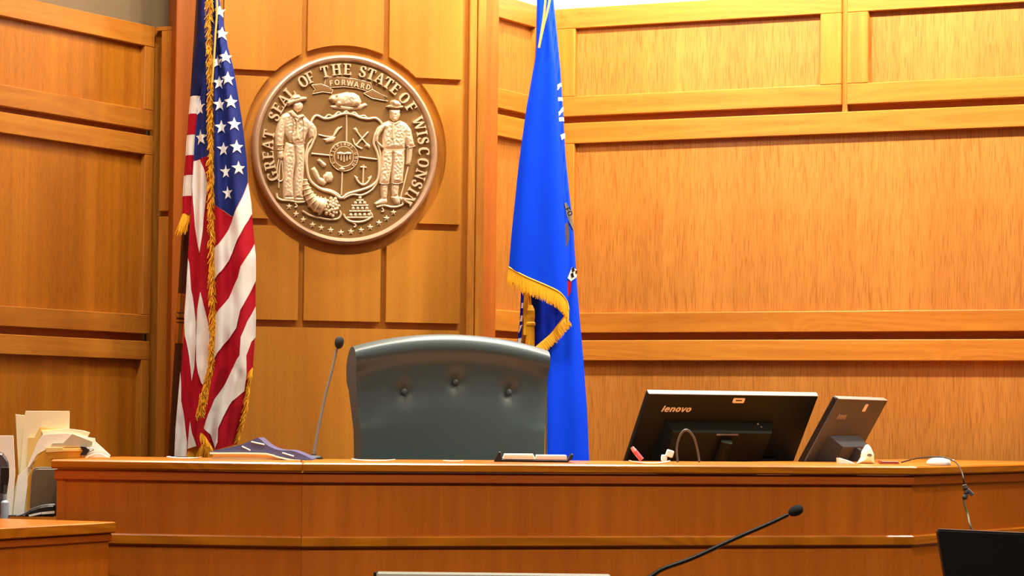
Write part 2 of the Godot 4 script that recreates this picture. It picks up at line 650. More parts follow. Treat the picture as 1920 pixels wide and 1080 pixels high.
# ------------------------------------------------------------------ room
func room() -> void:
	var corner := Vector2(0.15, -1.35)
	var l := corner + Vector2(-1, 1) * 9.6
	var r := corner + Vector2(1, 1) * 7.6
	var far := l + Vector2(1, 1) * 7.6
	var plan := PackedVector2Array([corner + Vector2(0, -0.6), r + Vector2(0.6, 0), far + Vector2(0, 0.6), l + Vector2(-0.6, 0)])
	var f := struct("floor")
	var st := start()
	slab(st, plan, -0.15, 0.0, Vector2.RIGHT, 0.0)
	part("carpet", st, M.carpet, f)
	st = start()
	slab(st, PackedVector2Array([Vector2(-2.2, 1.9), Vector2(-0.4, -0.3), Vector2(0.8, -0.25), Vector2(2.9, 1.5), Vector2(1.2, 2.1), Vector2(-0.65, 2.1), Vector2(-1.4, 1.8)]), 0.0, 0.75, Vector2.RIGHT, 0.01)
	part("platform", st, M.carpet, f)
	var c := struct("ceiling")
	st = start()
	slab(st, plan, CEIL, CEIL + 0.15, Vector2.RIGHT, 0.0)
	part("plaster", st, M.ceiling, c)
	for w in [["wall_back", r, far], ["wall_side", far, l]]:
		var d: Vector2 = (w[2] - w[1]).normalized()
		var o := d.orthogonal()
		if o.dot(Vector2(-1, 6) - w[1]) > 0: o = -o
		st = start()
		slab(st, PackedVector2Array([w[1] - d * 0.1, w[2] + d * 0.1, w[2] + d * 0.1 + o * 0.15, w[1] - d * 0.1 + o * 0.15]), 0.0, CEIL, d, 0.0)
		part("plaster", st, M.paint, struct(w[0]))


# one framed panel unit: rails and stiles stand proud of the inset panel; its front lies at z = 0
func unit(o: Node3D, x0: float, x1: float, y0: float, y1: float, px0: float, px1: float, py0: float, py1: float, panel: Material, deep := 0.024) -> void:
	var pieces := [["rail", Vector3(x0, py1, -0.04), Vector3(x1, y1, 0), 0], ["rail", Vector3(x0, y0, -0.04), Vector3(x1, py0, 0), 0], ["stile", Vector3(x0, py0, -0.04), Vector3(px0, py1, 0), 1], ["stile", Vector3(px1, py0, -0.04), Vector3(x1, py1, 0), 1]]
	for p in pieces:
		if p[2].x - p[1].x < 0.004: continue
		var st := start()
		box(st, p[1], p[2], 0.0025, p[3], off())
		part(p[0], st, M.rail, o)
	var st := start()
	box(st, Vector3(px0 - 0.01, py0 - 0.01, -0.042), Vector3(px1 + 0.01, py1 + 0.01, -deep), 0.0, 1, off())
	part("panel", st, panel, o)


func left_wing() -> void:
	var o := struct("wall_left")
	o.position = Vector3(-0.67, 0, -0.24)
	o.rotation_degrees.y = 45
	var st := start()
	box(st, Vector3(-13.6, 0, -0.25), Vector3(0.1, CEIL, -0.06), 0.0)
	part("plaster", st, M.paint, o)
	st = start()
	box(st, Vector3(-13.6, 0, -0.06), Vector3(0.0, 3.084, -0.036), 0.0, 0)
	part("backing_board", st, M.red, o)
	for k in 2:
		var a := -2.35 * (k + 1) + 0.02 * k
		var b := -2.35 * k - 0.004
		unit(o, a, b, 2.697, 3.084, a + 0.065, b - 0.06, 2.771, 3.006, M.leaf)
		unit(o, a, b, 1.944, 2.677, a + 0.065, b - 0.05, 2.014, 2.605, M.leaf)
		unit(o, a, b, 0.8, 1.917, a + 0.065, b - 0.05, 0.9, 1.848, M.leaf)
	# the short return beside the bay, turned a right angle at the corner
	var p := struct("wall_left_return")
	p.position = Vector3(-0.67, 0, -0.24)
	p.rotation_degrees.y = -45
	st = start()
	box(st, Vector3(-0.1, 0, -0.25), Vector3(0.12, CEIL, -0.04), 0.0)
	part("plaster", st, M.paint, p)
	st = start()
	box(st, Vector3(-0.04, 0, -0.05), Vector3(0.12, 3.084, -0.03), 0.0, 1)
	part("backing_board", st, M.rail, p)
	st = start()
	box(st, Vector3(0.0, 3.068, -0.03), Vector3(0.12, 3.084, 0), 0.002, 0, off())
	part("rail", st, M.rail, p)
	for y in [[2.398, 3.068], [0.8, 2.378]]:
		st = start()
		box(st, Vector3(0.026, y[0], -0.03), Vector3(0.12, y[1], 0), 0.002, 1, off())
		part("stile", st, M.rail, p)


func right_wing() -> void:
	var o := struct("wall_right")
	o.position = Vector3(0.972, 0, -0.542)
	o.rotation_degrees.y = -45
	var st := start()
	box(st, Vector3(-0.1, 0, -0.25), Vector3(11.0, CEIL, -0.06), 0.0)
	part("plaster", st, M.paint_lit, o)
	st = start()
	box(st, Vector3(0.0, 0, -0.06), Vector3(11.0, 3.277, -0.036), 0.0, 0)
	part("backing_board", st, M.red, o)
	unit(o, 0.004, 1.232, 2.846, 3.277, 0.109, 1.147, 2.925, 3.196, M.rift)
	unit(o, 1.255, 2.48, 2.846, 3.277, 1.339, 2.395, 2.925, 3.196, M.rift)
	unit(o, 2.503, 3.73, 2.846, 3.277, 2.588, 3.645, 2.925, 3.196, M.rift)
	for x in [[1.233, 1.254], [2.481, 2.502]]:  # added strips of lighter wood; the light in the grooves is put into them
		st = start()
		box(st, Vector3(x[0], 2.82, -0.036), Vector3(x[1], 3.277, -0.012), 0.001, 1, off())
		part("lit_groove_strip", st, M.rail, o)
	unit(o, 0.004, 3.73, 1.987, 2.819, 0.109, 3.645, 2.066, 2.737, M.rift)
	unit(o, 0.004, 3.73, 0.8, 1.958, 0.109, 3.645, 0.9, 1.878, M.rift)
	var p := struct("wall_right_return")
	p.position = Vector3(0.972, 0, -0.542)
	p.rotation_degrees.y = 45
	st = start()
	box(st, Vector3(-0.6, 0, -0.25), Vector3(0.1, CEIL, -0.06), 0.0)
	part("plaster", st, M.paint_lit, p)
	st = start()
	box(st, Vector3(-0.6, 0, -0.06), Vector3(0.0, 3.277, -0.036), 0.0, 0)
	part("backing_board", st, M.red, p)
	unit(p, -0.6, -0.004, 2.84, 3.277, -0.55, -0.13, 2.916, 3.189, M.rift)
	unit(p, -0.6, -0.004, 1.983, 2.816, -0.55, -0.13, 2.064, 2.732, M.rift)
	unit(p, -0.6, -0.004, 0.8, 1.956, -0.55, -0.13, 0.9, 1.878, M.rift)


func circle(c: Vector2, r: float, n := 64) -> PackedVector2Array:
	var o := PackedVector2Array()
	for i in n: o.append(c + Vector2.from_angle(TAU * i / n) * r)
	return o


const SEAL_Y := 2.632


func bay() -> void:
	# the bay projects from the corner; raised panels on it are cut back round the seal
	var o := struct("wall_center")
	var st := start()
	box(st, Vector3(-0.62, 0, -0.6), Vector3(0.62, CEIL, -0.1), 0.003, 1, off())
	part("pilaster", st, M.red, o)
	st = start()
	box(st, Vector3(-0.537, 0, -0.1), Vector3(0.537, CEIL, -0.022), 0.003, 1, off())
	part("backing_board", st, M.fine, o)
	var cut := circle(Vector2(0, SEAL_Y), 0.388, 96)
	var cols := [[-0.462, -0.171], [-0.149, 0.141], [0.163, 0.447]]
	var rows := [[1.999, 2.344], [2.369, 2.890], [2.913, 3.434], [3.457, 3.98]]
	for r in rows:
		for c in cols:
			var rect := PackedVector2Array([Vector2(c[0], r[0]), Vector2(c[1], r[0]), Vector2(c[1], r[1]), Vector2(c[0], r[1])])
			for piece in Geometry2D.clip_polygons(rect, cut):
				if Geometry2D.is_polygon_clockwise(piece) or piece.size() < 3: continue
				st = start()
				plate(st, piece, -0.024, 0.0, 0.0, 1, off())
				part("panel", st, M.fine, o)
	st = start()
	plate(st, PackedVector2Array([Vector2(-0.462, 0.8), Vector2(0.447, 0.8), Vector2(0.447, 1.973), Vector2(-0.462, 1.973)]), -0.024, 0.0, 0.0, 1, off())
	part("panel", st, M.fine, o)
	for s in [[-0.537, -0.512, 0.004], [-0.51, -0.484, 0.0], [0.474, 0.504, 0.0], [0.506, 0.537, 0.004]]:
		st = start()
		box(st, Vector3(s[0], 0.0, -0.03), Vector3(s[1], CEIL, s[2]), 0.003, 1, off())
		part("trim_board", st, M.rail, o)


# ------------------------------------------------------------------ bench
# the front line of the bench, offset inwards by d: four points from left end to right
func front_line(d: float) -> Array:
	var p := [Vector2(-1.35, 1.93), Vector2(-0.68, 2.25), Vector2(1.248, 2.25), Vector2(2.438, 1.18)]
	var n := []
	for i in 3:
		var t: Vector2 = (p[i + 1] - p[i]).normalized()
		n.append(Vector2(t.y, -t.x))  # towards the judge
	var o := [p[0] + n[0] * d]
	for i in [1, 2]:
		var h: Vector2 = (n[i - 1] + n[i]).normalized()
		o.append(p[i] + h * d / h.dot(n[i]))
	o.append(p[3] + n[2] * d)
	return o


func bench() -> void:
	var t := thing("judge_bench", "long oak judge bench with angled wings below the bronze seal", "bench")
	var levels := [["ledge_board", 0.0, 0.72, 1.488, 1.515, "edge"], ["trim_board", 0.012, 0.05, 1.457, 1.4865, "trim"], ["front_panel", 0.022, 0.05, 1.3, 1.458, "bench"], ["bead_board", 0.01, 0.06, 1.272, 1.304, "edge"], ["front_panel", 0.022, 0.05, 0.02, 1.274, "bench"]]
	for lv in levels:
		var a := front_line(lv[1])
		var b := front_line(lv[2])
		for i in 3:
			var d: Vector2 = (a[i + 1] - a[i]).normalized()
			var st := start()
			var q := [a[i], a[i + 1], b[i + 1], b[i]]
			if i == 0:
				q[0] = q[0] + d * [0.0, 0.006, 0.034, 0.012, 0.034][levels.find(lv)]
				q[3] = q[3] + d * [0.0, 0.006, 0.034, 0.012, 0.034][levels.find(lv)]
			# a hair of a joint where the segments meet
			if i < 2: q[1] -= d * 0.0003
			if i > 0: q[0] += d * 0.0003
			if lv[0] == "front_panel":
				panel_slab(st, q, lv[3], lv[4], d)
			else:
				slab(st, PackedVector2Array(q), lv[3], lv[4], d, 0.0045 if lv[5] == "edge" else 0.0025, off())
			part(lv[0], st, M[lv[5]], t)
	# the post at the left end
	var a := front_line(0.019)
	var d: Vector2 = (a[1] - a[0]).normalized()
	var n := Vector2(d.y, -d.x)
	var st := start()
	var s: Vector2 = a[0] + d * 0.012
	panel_slab(st, [s, s + d * 0.026, s + d * 0.026 + n * 0.5, s + n * 0.5], 0.02, 1.457, d)
	part("end_panel", st, M.bench, t)
	# the lower return behind the right half, on which the screens stand
	st = start()
	slab(st, PackedVector2Array([Vector2(0.72, 1.52), Vector2(1.0, 1.52), Vector2(1.9, 0.72), Vector2(1.55, 0.5), Vector2(0.72, 1.0)]), 1.4, 1.43, Vector2.RIGHT, 0.002, off())
	part("worktop", st, M.edge, t)
	st = start()
	box(st, Vector3(0.74, 0.75, 1.05), Vector3(0.77, 1.4, 1.5), 0.002, 1, off())
	part("worktop_support", st, M.bench, t)
	st = start()
	slab(st, PackedVector2Array([Vector2(1.6, 0.8), Vector2(1.8, 0.75), Vector2(1.8, 0.78), Vector2(1.6, 0.83)]), 0.75, 1.4, Vector2.RIGHT, 0.0, off())
	part("worktop_support", st, M.bench, t)


# upright board with its grain vertical
func panel_slab(st: SurfaceTool, q: Array, y0: float, y1: float, d: Vector2) -> void:
	var o := off()
	for i in 4:
		var a: Vector2 = q[i]
		var b: Vector2 = q[(i + 1) % 4]
		var e := (b - a).normalized()
		var n := Vector3(e.y, 0, -e.x)
		var mid: Vector2 = (q[0] + q[1] + q[2] + q[3]) / 4.0
		if n.dot(Vector3(a.x - mid.x, 0, a.y - mid.y)) < 0: n = -n
		quad(st, Vector3(a.x, y0, a.y), Vector3(b.x, y0, b.y), Vector3(b.x, y1, b.y), Vector3(a.x, y1, a.y), n, [Vector2(y0, a.dot(d)) + o, Vector2(y0, b.dot(d)) + o, Vector2(y1, b.dot(d)) + o, Vector2(y1, a.dot(d)) + o])
	for y in [y0, y1]:
		quad(st, Vector3(q[0].x, y, q[0].y), Vector3(q[1].x, y, q[1].y), Vector3(q[2].x, y, q[2].y), Vector3(q[3].x, y, q[3].y), UP if y == y1 else -UP, [q[0], q[1], q[2], q[3]])


# ------------------------------------------------------------------ seal
func seal() -> void:
	var o := thing("wall_seal", "round bronze state seal in relief with raised lettering, on the panelled bay", "seal", Vector3(0, SEAL_Y, 0))
	var st := start()
	var turn := Basis(Vector3.RIGHT, PI / 2)
	lathe(st, [Vector2(0, -0.02), Vector2(0.335, -0.02), Vector2(0.335, 0.008), Vector2(0, 0.008)], 96, Vector3.ZERO, turn)
	part("disc", st, M.bronze, o)
	st = start()
	lathe(st, [Vector2(0.327, 0.006), Vector2(0.329, 0.014), Vector2(0.333, 0.02), Vector2(0.34, 0.022), Vector2(0.346, 0.019), Vector2(0.351, 0.01), Vector2(0.352, -0.02), Vector2(0.327, -0.02)], 128, Vector3.ZERO, turn)
	part("rim", st, M.bronze_rim, o)
	# lettering round the edge, word by word between measured angles
	for w in [["GREAT", 201.5, 171.3], ["SEAL", 157.9, 137.0], ["OF", 124.6, 118.6], ["THE", 106.8, 90.2], ["STATE", 78.6, 51.8], ["OF", 42.6, 34.6], ["WISCONSIN", 21.4, -36.0]]:
		var s: String = w[0]
		var widths := []
		var total := 0.0
		for i in s.length():
			var wd: float = {"I": 0.55, "W": 1.35, "O": 1.12, "N": 1.15, "G": 1.1, "S": 0.85, "E": 0.95, "L": 0.95, "F": 0.9}.get(s[i], 1.05)
			widths.append(wd)
			if i > 0: total += (widths[i - 1] + wd) / 2
		var acc := 0.0
		for i in s.length():
			if i > 0: acc += (widths[i - 1] + widths[i]) / 2
			var ang := deg_to_rad(lerpf(w[1], w[2], acc / total))
			var b := Basis(Vector3(0, 0, 1), ang - PI / 2).scaled_local(Vector3(0.86, 1.0, 1))
			letter(s[i], "Droid Serif", true, 0.041, 0.02, M.bronze_light, o, Transform3D(b, Vector3(cos(ang), sin(ang), 0) * 0.296 + Vector3(0, 0, 0.01)))
	var stars := pv([-0.2114, -0.2177, -0.1843, -0.2444, -0.1573, -0.2646, -0.1220, -0.2824, -0.0891, -0.2923, -0.0539, -0.3000, -0.0149, -0.3076, 0.0233, -0.3028, 0.0616, -0.2965, 0.0960, -0.2845, 0.1298, -0.2673, 0.1583, -0.2496, 0.1845, -0.2268])
	for p in stars:
		st = start()
		var poly := PackedVector2Array()
		for k in 10: poly.append(p + Vector2.from_angle(PI / 2 + TAU * k / 10) * (0.0132 if k % 2 == 0 else 0.0055))
		relief(st, poly, 0.005, 0.004, 0.008, 0.0, 0.0016)
		part("star", st, M.bronze_light, o)
	# banner and its motto
	for q in [[-0.0821, 0.2609, -0.0560, 0.2680, -0.0110, 0.2657, 0.0342, 0.2619, 0.0887, 0.2519, 0.0965, 0.2288, 0.0816, 0.2193, 0.0347, 0.2296, -0.0105, 0.2320, -0.0629, 0.2274, -0.0855, 0.2352], [-0.1340, 0.2329, -0.0990, 0.2382, -0.0840, 0.2330, -0.0538, 0.2183, -0.0574, 0.2064, -0.0926, 0.2093, -0.1313, 0.2002, -0.1211, 0.2182], [0.0636, 0.2111, 0.0966, 0.2266, 0.1255, 0.2117, 0.1537, 0.2019, 0.1409, 0.1962, 0.1577, 0.1866, 0.1334, 0.1885, 0.0955, 0.1942]]:
		st = start()
		relief(st, pv(q), 0.005, 0.004, 0.008)
		part("banner", st, M.bronze, o)
		st = start()
		var loop := pv3(q, 0.0125)
		loop.append(loop[0])
		tube(st, loop, 0.0016, 6)
		part("banner_edge", st, M.bronze_light, o)
	var motto := "FORWARD"
	var spots := pv([-0.0617, 0.2428, -0.0392, 0.2461, -0.0152, 0.2472, 0.0104, 0.2454, 0.0345, 0.2421, 0.0579, 0.2388, 0.0799, 0.2339])
	for i in 7:
		letter(motto[i], "Droid Sans", true, 0.0195, 0.006, M.bronze_light, o, Transform3D(Basis(Vector3(0, 0, 1), deg_to_rad(lerpf(8, -14, i / 6.0))), Vector3(spots[i].x, spots[i].y, 0.0145)), "motto_letter")
	# badger on a log
	figure_part(o, "badger", [[[-0.0669, 0.1870, -0.0566, 0.1992, -0.0326, 0.2046, -0.0027, 0.2133, 0.0274, 0.2117, 0.0471, 0.2009, 0.0565, 0.1793, 0.0506, 0.1643, 0.0243, 0.1617, -0.0095, 0.1588, -0.0320, 0.1622, -0.0382, 0.1707, -0.0547, 0.1715], 0.014, 0.02, 0.005], [[-0.0683, 0.1840, -0.0595, 0.1946, -0.0460, 0.1967, -0.0369, 0.1869, -0.0427, 0.1734, -0.0547, 0.1715], 0.019, 0.01, 0.002], [[-0.0475, 0.1981, -0.0386, 0.2029, -0.0340, 0.1958, -0.0414, 0.1911], 0.022, 0.004, 0.0], [[-0.0383, 0.1780, -0.0248, 0.1801, -0.0200, 0.1627, -0.0335, 0.1592, -0.0426, 0.1661], 0.019, 0.008, 0.0], [[0.0202, 0.1879, 0.0442, 0.1919, 0.0535, 0.1747, 0.0446, 0.1626, 0.0206, 0.1616, 0.0159, 0.1745], 0.02, 0.012, 0.003], [[-0.0657, 0.1593, -0.0321, 0.1651, 0.0206, 0.1586, 0.0716, 0.1755, 0.0800, 0.1671, 0.0523, 0.1512, 0.0057, 0.1463, -0.0544, 0.1503], 0.006, 0.006, 0.0]], 0.008)
	# the sailor
	figure_part(o, "sailor", [
		[[-0.2275, 0.0177, -0.1941, 0.0118, -0.1887, -0.0498, -0.1948, -0.0864, -0.1986, -0.1302, -0.1941, -0.1838, -0.2341, -0.1873, -0.2363, -0.1387, -0.2334, -0.0878, -0.2378, -0.0372], 0.011, 0.014, 0.006],
		[[-0.1941, 0.0118, -0.1592, 0.0153, -0.1557, -0.0195, -0.1571, -0.0778, -0.1594, -0.1215, -0.1609, -0.1725, -0.1562, -0.1868, -0.1933, -0.1866, -0.1964, -0.1301, -0.1885, -0.0644], 0.011, 0.014, 0.006],
		[[-0.2327, -0.1822, -0.1934, -0.1794, -0.1895, -0.1930, -0.2043, -0.1972, -0.2310, -0.1959], 0.008, 0.008, 0.0], [[-0.1927, -0.1823, -0.1600, -0.1811, -0.1517, -0.1918, -0.1761, -0.1984, -0.1910, -0.1938], 0.008, 0.008, 0.0],
		[[-0.2417, 0.1211, -0.2144, 0.1324, -0.1956, 0.1158, -0.1771, 0.1195, -0.1569, 0.1160, -0.1418, 0.1013, -0.1398, 0.0686, -0.1528, 0.0389, -0.1599, 0.0117, -0.1903, 0.0105, -0.2016, 0.0173, -0.2127, 0.0205, -0.2294, 0.0431, -0.2450, 0.0933], 0.012, 0.018, 0.006],
		[[-0.2060, 0.1153, -0.1733, 0.1145, -0.1816, 0.0741, -0.1690, 0.0237, -0.2016, 0.0209, -0.1979, 0.0735], 0.016, 0.014, 0.005],
		[[-0.2240, 0.1291, -0.2063, 0.1386, -0.1867, 0.1176, -0.1660, 0.1243, -0.1554, 0.1146, -0.1805, 0.1018, -0.1895, 0.1044, -0.2089, 0.1108], 0.018, 0.006, 0.0],
		[[-0.2417, 0.1211, -0.2290, 0.1144, -0.2307, 0.0794, -0.2338, 0.0429, -0.2385, 0.0064, -0.2382, -0.0139, -0.2618, -0.0149, -0.2659, 0.0089, -0.2679, 0.0415, -0.2604, 0.0854, -0.2519, 0.1090], 0.014, 0.014, 0.006],
		[[-0.2604, -0.0148, -0.2382, -0.0125, -0.2349, -0.0371, -0.2450, -0.0498, -0.2570, -0.0423], 0.012, 0.01, 0.003],
		[[-0.1583, 0.1115, -0.1358, 0.0979, -0.1230, 0.0897, -0.1175, 0.0731, -0.1223, 0.0386, -0.1386, 0.0344, -0.1449, 0.0611, -0.1548, 0.0752], 0.013, 0.013, 0.005],
		[[-0.2037, 0.1620, -0.1778, 0.1712, -0.1665, 0.1622, -0.1656, 0.1477, -0.1728, 0.1357, -0.1869, 0.1307, -0.1997, 0.1411], 0.016, 0.012, 0.004],
		[[-0.1717, 0.1576, -0.1649, 0.1521, -0.1708, 0.1474], 0.019, 0.004, 0.0],
		[[-0.2312, 0.1623, -0.2210, 0.1729, -0.2040, 0.1795, -0.1669, 0.1884, -0.1528, 0.1869, -0.1519, 0.1767, -0.1778, 0.1697, -0.2037, 0.1606, -0.2221, 0.1525], 0.018, 0.007, 0.0],
		[[-0.2128, 0.1718, -0.2100, 0.1880, -0.1968, 0.1958, -0.1804, 0.1951, -0.1721, 0.1853, -0.1734, 0.1765, -0.1964, 0.1689], 0.021, 0.013, 0.003]], 0.008)
	# the miner
	figure_part(o, "miner", [
		[[0.1412, 0.0066, 0.1776, 0.0043, 0.1789, -0.0360, 0.1741, -0.0730, 0.1648, -0.1203, 0.1278, -0.1216, 0.1294, -0.0746, 0.1350, -0.0377], 0.012, 0.014, 0.008],
		[[0.1776, 0.0043, 0.2231, 0.0098, 0.2244, -0.0343, 0.2211, -0.0712, 0.2179, -0.1133, 0.1755, -0.1199, 0.1734, -0.0803, 0.1796, -0.0360], 0.013, 0.014, 0.008],
		[[0.1338, -0.1184, 0.1618, -0.1174, 0.1600, -0.1542, 0.1573, -0.1778, 0.1384, -0.1799, 0.1349, -0.1477], 0.01, 0.01, 0.004], [[0.1784, -0.1169, 0.2072, -0.1144, 0.2031, -0.1454, 0.1996, -0.1653, 0.1799, -0.1697, 0.1765, -0.1426], 0.01, 0.01, 0.004],
		[[0.1107, -0.1947, 0.1383, -0.1755, 0.1580, -0.1748, 0.1605, -0.1916, 0.1462, -0.1987, 0.1160, -0.2026], 0.01, 0.009, 0.0], [[0.1738, -0.1684, 0.2010, -0.1623, 0.2119, -0.1818, 0.2084, -0.1981, 0.1916, -0.1950], 0.01, 0.009, 0.0],
		[[0.1346, 0.1018, 0.1609, 0.1139, 0.1800, 0.1081, 0.2065, 0.1159, 0.2294, 0.1058, 0.2426, 0.0842, 0.2309, 0.0543, 0.2239, 0.0083, 0.1420, 0.0052, 0.1384, 0.0432, 0.1425, 0.0801, 0.1288, 0.0795], 0.014, 0.02, 0.007],
		[[0.1679, 0.1017, 0.1816, 0.1023, 0.1808, 0.0434, 0.1687, 0.0429], 0.0175, 0.004, 0.0],
		[[0.1376, 0.1020, 0.1476, 0.0877, 0.1365, 0.0725, 0.1254, 0.0574, 0.1204, 0.0351, 0.1372, 0.0211, 0.1449, 0.0089, 0.1282, 0.0120, 0.1090, 0.0347, 0.1072, 0.0603, 0.1181, 0.0865], 0.014, 0.011, 0.005],
		[[0.2271, 0.1071, 0.2472, 0.0844, 0.2577, 0.0406, 0.2625, 0.0209, 0.2305, 0.0196, 0.2210, 0.0539, 0.2244, 0.0835], 0.016, 0.013, 0.006],
		[[0.2343, 0.0213, 0.2556, 0.0221, 0.2530, -0.0112, 0.2495, -0.0334, 0.2437, -0.0513, 0.2314, -0.0466, 0.2341, -0.0156], 0.013, 0.011, 0.003],
		[[0.1642, 0.1560, 0.2051, 0.1578, 0.2047, 0.1327, 0.1958, 0.1176, 0.1799, 0.1125, 0.1669, 0.1245], 0.017, 0.014, 0.004],
		[[0.1825, 0.1465, 0.1902, 0.1365, 0.1796, 0.1346], 0.02, 0.004, 0.0],
		[[0.1721, 0.1284, 0.1949, 0.1294, 0.1905, 0.1159, 0.1799, 0.1111, 0.1738, 0.1182], 0.019, 0.007, 0.004],
		[[0.1474, 0.1649, 0.1679, 0.1599, 0.1945, 0.1588, 0.2172, 0.1635, 0.2141, 0.1722, 0.1868, 0.1673, 0.1639, 0.1722], 0.019, 0.006, 0.0],
		[[0.1648, 0.1663, 0.1676, 0.1841, 0.1804, 0.1920, 0.1979, 0.1884, 0.2071, 0.1785, 0.2081, 0.1675, 0.1868, 0.1629], 0.021, 0.012, 0.003],
		[[0.1668, 0.1870, 0.1743, 0.1903, 0.1820, 0.1862, 0.1813, 0.1759, 0.1730, 0.1726, 0.1669, 0.1767], 0.026, 0.006, 0.0]], 0.008)
	# line work: shield border, quarters, ropes, scrolls, tools
	for q in [
		["shield", 0.0052, [-0.1191, 0.0752, -0.1335, 0.0943, -0.1160, 0.1206, -0.0837, 0.1110, -0.0539, 0.1159, -0.0278, 0.1273, -0.0016, 0.1328, 0.0270, 0.1296, 0.0513, 0.1204, 0.0815, 0.1172, 0.1132, 0.1200, 0.1362, 0.0945, 0.1124, 0.0657, 0.1054, 0.0272, 0.1194, -0.0089, 0.1261, -0.0527, 0.1223, -0.1042, 0.1000, -0.1306, 0.0625, -0.1466, 0.0101, -0.1630, -0.0159, -0.1799, -0.0499, -0.1614, -0.0949, -0.1484, -0.1326, -0.1206, -0.1466, -0.0774, -0.1474, -0.0265, -0.1308, 0.0106, -0.1172, 0.0476, -0.1191, 0.0752]],
		["shield", 0.0035, [-0.0837, 0.1110, -0.0690, 0.1255, -0.0502, 0.1219, -0.0317, 0.1373, -0.0166, 0.1307, -0.0017, 0.1416, 0.0135, 0.1319, 0.0299, 0.1385, 0.0474, 0.1246, 0.0662, 0.1283, 0.0800, 0.1172]],
		["shield", 0.004, [-0.1466, -0.0810, -0.1532, -0.0340, -0.1449, 0.0101, -0.1347, 0.0250, -0.1239, 0.0473]], ["shield", 0.004, [0.1264, -0.0747, 0.1317, -0.0231, 0.1221, 0.0205, 0.1088, 0.0494, 0.1182, 0.0791, 0.1347, 0.0915]],
		["shield", 0.004, [-0.1326, -0.1242, -0.1024, -0.1450, -0.0575, -0.1529, -0.0273, -0.1679, -0.0167, -0.1821]], ["shield", 0.004, [-0.0084, -0.1819, 0.0251, -0.1661, 0.0628, -0.1663, 0.1002, -0.1453, 0.1209, -0.1152]],
		["shield", 0.0032, [-0.0000, 0.1284, 0.0006, 0.0304]], ["shield", 0.0032, [-0.0135, -0.0842, -0.0161, -0.1690]], ["shield", 0.0032, [-0.1311, -0.0200, -0.0638, -0.0240]], ["shield", 0.0032, [0.0495, -0.0263, 0.1167, -0.0318]],
		["rope", 0.0026, [-0.2525, -0.0450, -0.2594, -0.0815, -0.2573, -0.1177, -0.2454, -0.1260, -0.2366, -0.1155, -0.2387, -0.0808, -0.2421, -0.0490]], ["rope", 0.0026, [-0.2465, -0.0484, -0.2505, -0.0812, -0.2514, -0.1175, -0.2524, -0.1502]],
		["scroll", 0.0042, [-0.2595, -0.1700, -0.2563, -0.1866, -0.2392, -0.1947, -0.2095, -0.1959, -0.1820, -0.2008, -0.1538, -0.1984]], ["scroll", 0.0042, [0.1191, -0.2084, 0.1463, -0.2016, 0.1728, -0.2066, 0.1993, -0.2043, 0.2197, -0.1948, 0.2143, -0.1861]],
		["scroll", 0.0042, [-0.1622, -0.2321, -0.1307, -0.2485, -0.0934, -0.2561, -0.0560, -0.2607, -0.0261, -0.2554, -0.0173, -0.2391, -0.0220, -0.2261]], ["scroll", 0.0042, [-0.0069, -0.2388, 0.0039, -0.2559, 0.0303, -0.2668, 0.0716, -0.2626, 0.1015, -0.2441, 0.0938, -0.2282]],
		["scroll", 0.003, [0.0266, -0.2669, 0.0418, -0.2788, 0.0343, -0.2864]], ["scroll", 0.003, [-0.1909, -0.2040, -0.1818, -0.2153, -0.1906, -0.2199]], ["scroll", 0.003, [0.1388, -0.2106, 0.1465, -0.2221, 0.1375, -0.2253]],
		["plow", 0.003, [-0.0167, 0.0838, -0.0308, 0.0730, -0.0418, 0.0565, -0.0529, 0.0458, -0.0828, 0.0461, -0.1053, 0.0510]], ["plow", 0.003, [-0.0279, 0.0819, -0.0397, 0.0683, -0.0484, 0.0504]],
		["shovel", 0.0034, [0.0338, 0.0757, 0.0599, 0.0430, 0.0890, 0.0104]], ["pickaxe", 0.0034, [0.0836, 0.0689, 0.0599, 0.0430, 0.0376, 0.0172]], ["pickaxe", 0.0034, [0.0245, 0.0416, 0.0346, 0.0186, 0.0604, 0.0049]],
		["anchor", 0.0036, [0.0672, -0.0534, 0.0661, -0.0842, 0.0652, -0.1252]], ["anchor", 0.0034, [0.0553, -0.0626, 0.0779, -0.0633]], ["anchor", 0.0042, [0.0363, -0.0999, 0.0485, -0.1185, 0.0652, -0.1282, 0.0832, -0.1188, 0.0950, -0.0978]],
		["pickaxe_handle", 0.003, [0.2384, -0.0544, 0.2240, -0.1153, 0.2110, -0.1671]]]:
		st = start()
		tube(st, smooth(pv3(q[2], 0.011), 5), q[1], 7)
		part(q[0], st, M.bronze_light, o)
